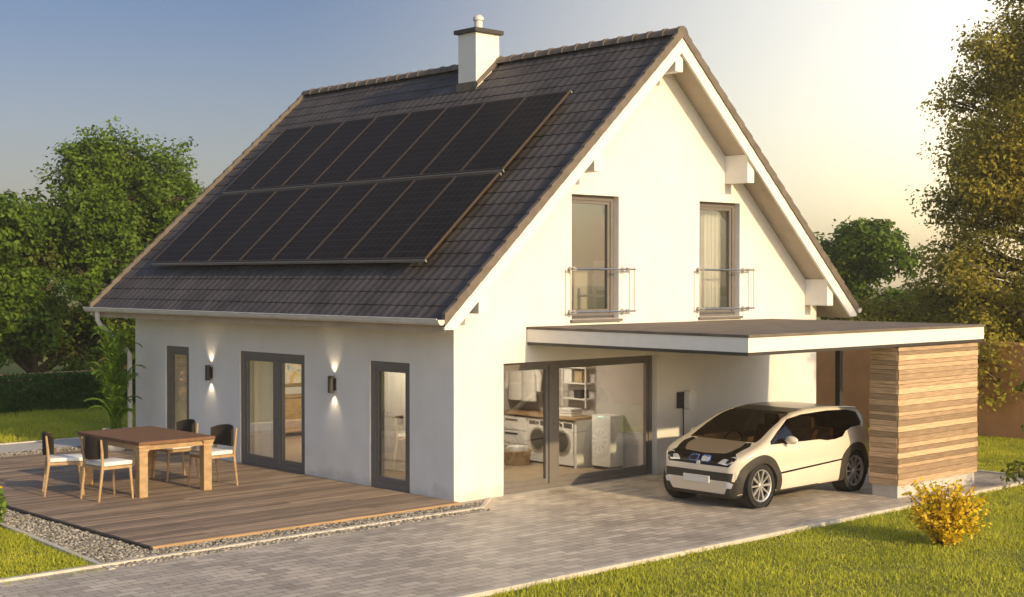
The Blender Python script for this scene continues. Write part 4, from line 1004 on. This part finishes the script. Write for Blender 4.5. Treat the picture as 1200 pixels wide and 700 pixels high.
# sapling just right of the picture: its twigs reach in; a taller tree farther right shades the end of the gable
nb = rblobs([(.1,-.2,1.5,.35,.6)], 5, .3)
tree('sapling', 'slender sapling whose leafy twigs reach in at the right edge beside the paving', 'sapling', (8.75,-5.95,-.03),
     nb + [(-.72,.65,.30,.28,.2,.13),(-.40,.55,1.66,.28,.2,.16),(-.3,.3,1.0,.2,.2,.2)], 1500, .055, 'leafB', .03, None, clump=.2, per=22)
tree('shade_tree', 'tree standing to the right of the picture in front of the lawn', 'tree', (11.2,-11,0),
     rblobs([(0,0,5.9,1.6,1.5)], 9, .7), 6000, .08, 'leafB', .12, None, clump=.45, per=40)
# hedge
hd = thing('hedge', 'clipped dark green hedge along the back of the lawn at left', 'hedge', (3,19.7,0))
n = 30000; P = np.stack([rng.uniform(-9,9,n), rng.uniform(-.42,.42,n), rng.uniform(0,.95,n)], 1)
k = rng.integers(0,3,n); P[:,1] = np.where(k == 0, -.40+rng.normal(0,.03,n), P[:,1]); P[:,2] = np.where(k == 1, .92+rng.normal(0,.03,n), P[:,2])
P[:,1] += .04*np.sin(P[:,0]*2.1+P[:,2]*4); V, Q = leaves(P, .05); npmesh('foliage', V, Q, 'leafH', hd)
MB().box((-9,-.3,0),(9,.3,.8)).build('inner_growth', 'leafH', hd, local=True)
# walls of the plot
bw = thing('garden_wall', 'ochre rendered garden wall behind the carport and lawn', 'wall', (15.4,3,0))
MB().box((15.25,-16,-.05),(15.5,13,2.05)).build('wall_panel', 'ochre', bw); MB().box((15.20,-16,2.053),(15.55,13,2.12)).build('coping', 'ochre', bw)
bw = thing('garden_wall', 'low ochre wall glimpsed between hedge and trees at left', 'wall', (3,21,0))
MB().box((-9,21,-.05),(12,21.2,.84)).build('wall_panel', 'ochre', bw); MB().box((-9,20.95,.843),(12,21.25,.90)).build('coping', 'ochre', bw)
# forsythia
fs = thing('yellow_bush', 'small bush full of yellow blossom on the lawn beside the shed', 'bush', (2.72,-7.05,-.03))
m = MB(); Ps = []
for k in range(170):
    a = random.uniform(0,2*PI); o = random.uniform(.15,.62); h = random.uniform(.3,.95)*(1-.3*o)
    p0 = Vector((random.gauss(0,.06),random.gauss(0,.06),0)); p2 = Vector((o*math.cos(a),o*math.sin(a),h)); p1 = p0.lerp(p2,.5)+Vector((-.1*o*math.cos(a),-.1*o*math.sin(a),.06))
    m.tube([p0,p1,p2], [.007,.005,.002], 4)
    for t in np.linspace(.12,1,26):
        q = p0*(1-t)**2+p1*2*t*(1-t)+p2*t*t; Ps.append((q.x+random.gauss(0,.028),q.y+random.gauss(0,.028),max(.02,q.z+random.gauss(0,.028))))
m.build('stems', 'bark', fs, local=True)
V, Q = leaves(np.array(Ps), .030, aspect=.75); npmesh('blossom', V, Q, 'flower', fs)
Pg = np.array(Ps)[rng.integers(0,len(Ps),500)]*np.array([.8,.8,.75]); V, Q = leaves(Pg, .03); npmesh('leaves', V, Q, 'leafA', fs)
# shrub at left edge
ls = thing('flowering_shrub', 'little green shrub with yellow flowers at the left edge of the gravel', 'shrub', (-6.38,3.0,-.03))
q = rng.normal(0,1,(1400,3)); q /= np.linalg.norm(q,axis=1)[:,None]; P = q*np.array([.33,.33,.36])*rng.uniform(.5,1.08,(1400,1))+np.array([0,0,.34]); P[:,2] = np.maximum(P[:,2],.03)
V, Q = leaves(P, .045, q); npmesh('foliage', V, Q, 'leafP', ls)
m = MB(); [m.tube([(0,0,0),(.2*math.cos(a),.2*math.sin(a),.45)], [.01,.004], 5) for a in (0,1.3,2.6,3.9,5.2)]; m.build('stems', 'bark', ls, local=True)
q = rng.normal(0,1,(40,3)); q /= np.linalg.norm(q,axis=1)[:,None]; V, Q = leaves(q*.36+np.array([0,0,.36]), .035, q, aspect=.9); npmesh('blossom', V, Q, 'flower', ls)
# potted bamboo palm
pp = thing('potted_palm', 'tall feathery palm in a white pot by the far corner of the house', 'plant', (-.83,9.72,.035))
MB().lathe([(0,.0),(.17,.0),(.24,.10),(.27,.28),(.25,.42),(.27,.45),(.24,.45),(.23,.38),(0,.38)], (0,0,0), 'z', 24).build('pot', 'ceramic', pp, True, local=True)
m = MB(); LV = []
for k in range(64):
    a = random.uniform(0,2*PI); h = random.uniform(.9,2.75); o = random.uniform(.12,.62)*(1 if k%6 else 1.6); top = Vector((o*math.cos(a), o*math.sin(a), h*.92)); b0 = Vector((random.gauss(0,.06),random.gauss(0,.06),.38)); b1 = Vector((.2*o*math.cos(a),.2*o*math.sin(a),h*1.05))
    pts = [b0*(1-t)**2+b1*2*t*(1-t)+top*t*t for t in np.linspace(0,1,7)]
    m.tube(pts, [.013,.012,.010,.008,.006,.005,.003], 5)
    for t in np.linspace(.22,1,22):
        p = b0*(1-t)**2+b1*2*t*(1-t)+top*t*t; d = ((b1-b0)*(1-t)+(top-b1)*t).normalized()
        for sg in (-1,1):
            s = d.cross(Vector((0,0,1))).normalized()*sg; e = p+(s*.8+d*.6+Vector((0,0,-.25))).normalized()*random.uniform(.10,.2); wv = d*.009
            LV.append([p-wv, p.lerp(e,.5)+d*.02, e, p.lerp(e,.5)-d*.02])
m.build('stems', 'leafP', pp, local=True)
LVn = np.array([[list(v) for v in q] for q in LV]).reshape(-1,3); npmesh('fronds', LVn, np.arange(len(LVn)).reshape(-1,4), 'leafP', pp)

# ------------------------------------------------------------------ air
m, t_, N_, L_ = nt('evening_air'); o_ = N_.new('ShaderNodeOutputMaterial'); v_ = N_.new('ShaderNodeVolumePrincipled')
v_.inputs['Color'].default_value = (1,.88,.66,1); v_.inputs['Density'].default_value = .0017; v_.inputs['Anisotropy'].default_value = .6
L_.new(v_.outputs[0], o_.inputs['Volume'])
tag(link('haze', MB().box((-405,-405,-1.1),(405,405,15.5)).mesh('haze'), m), kind='stuff')
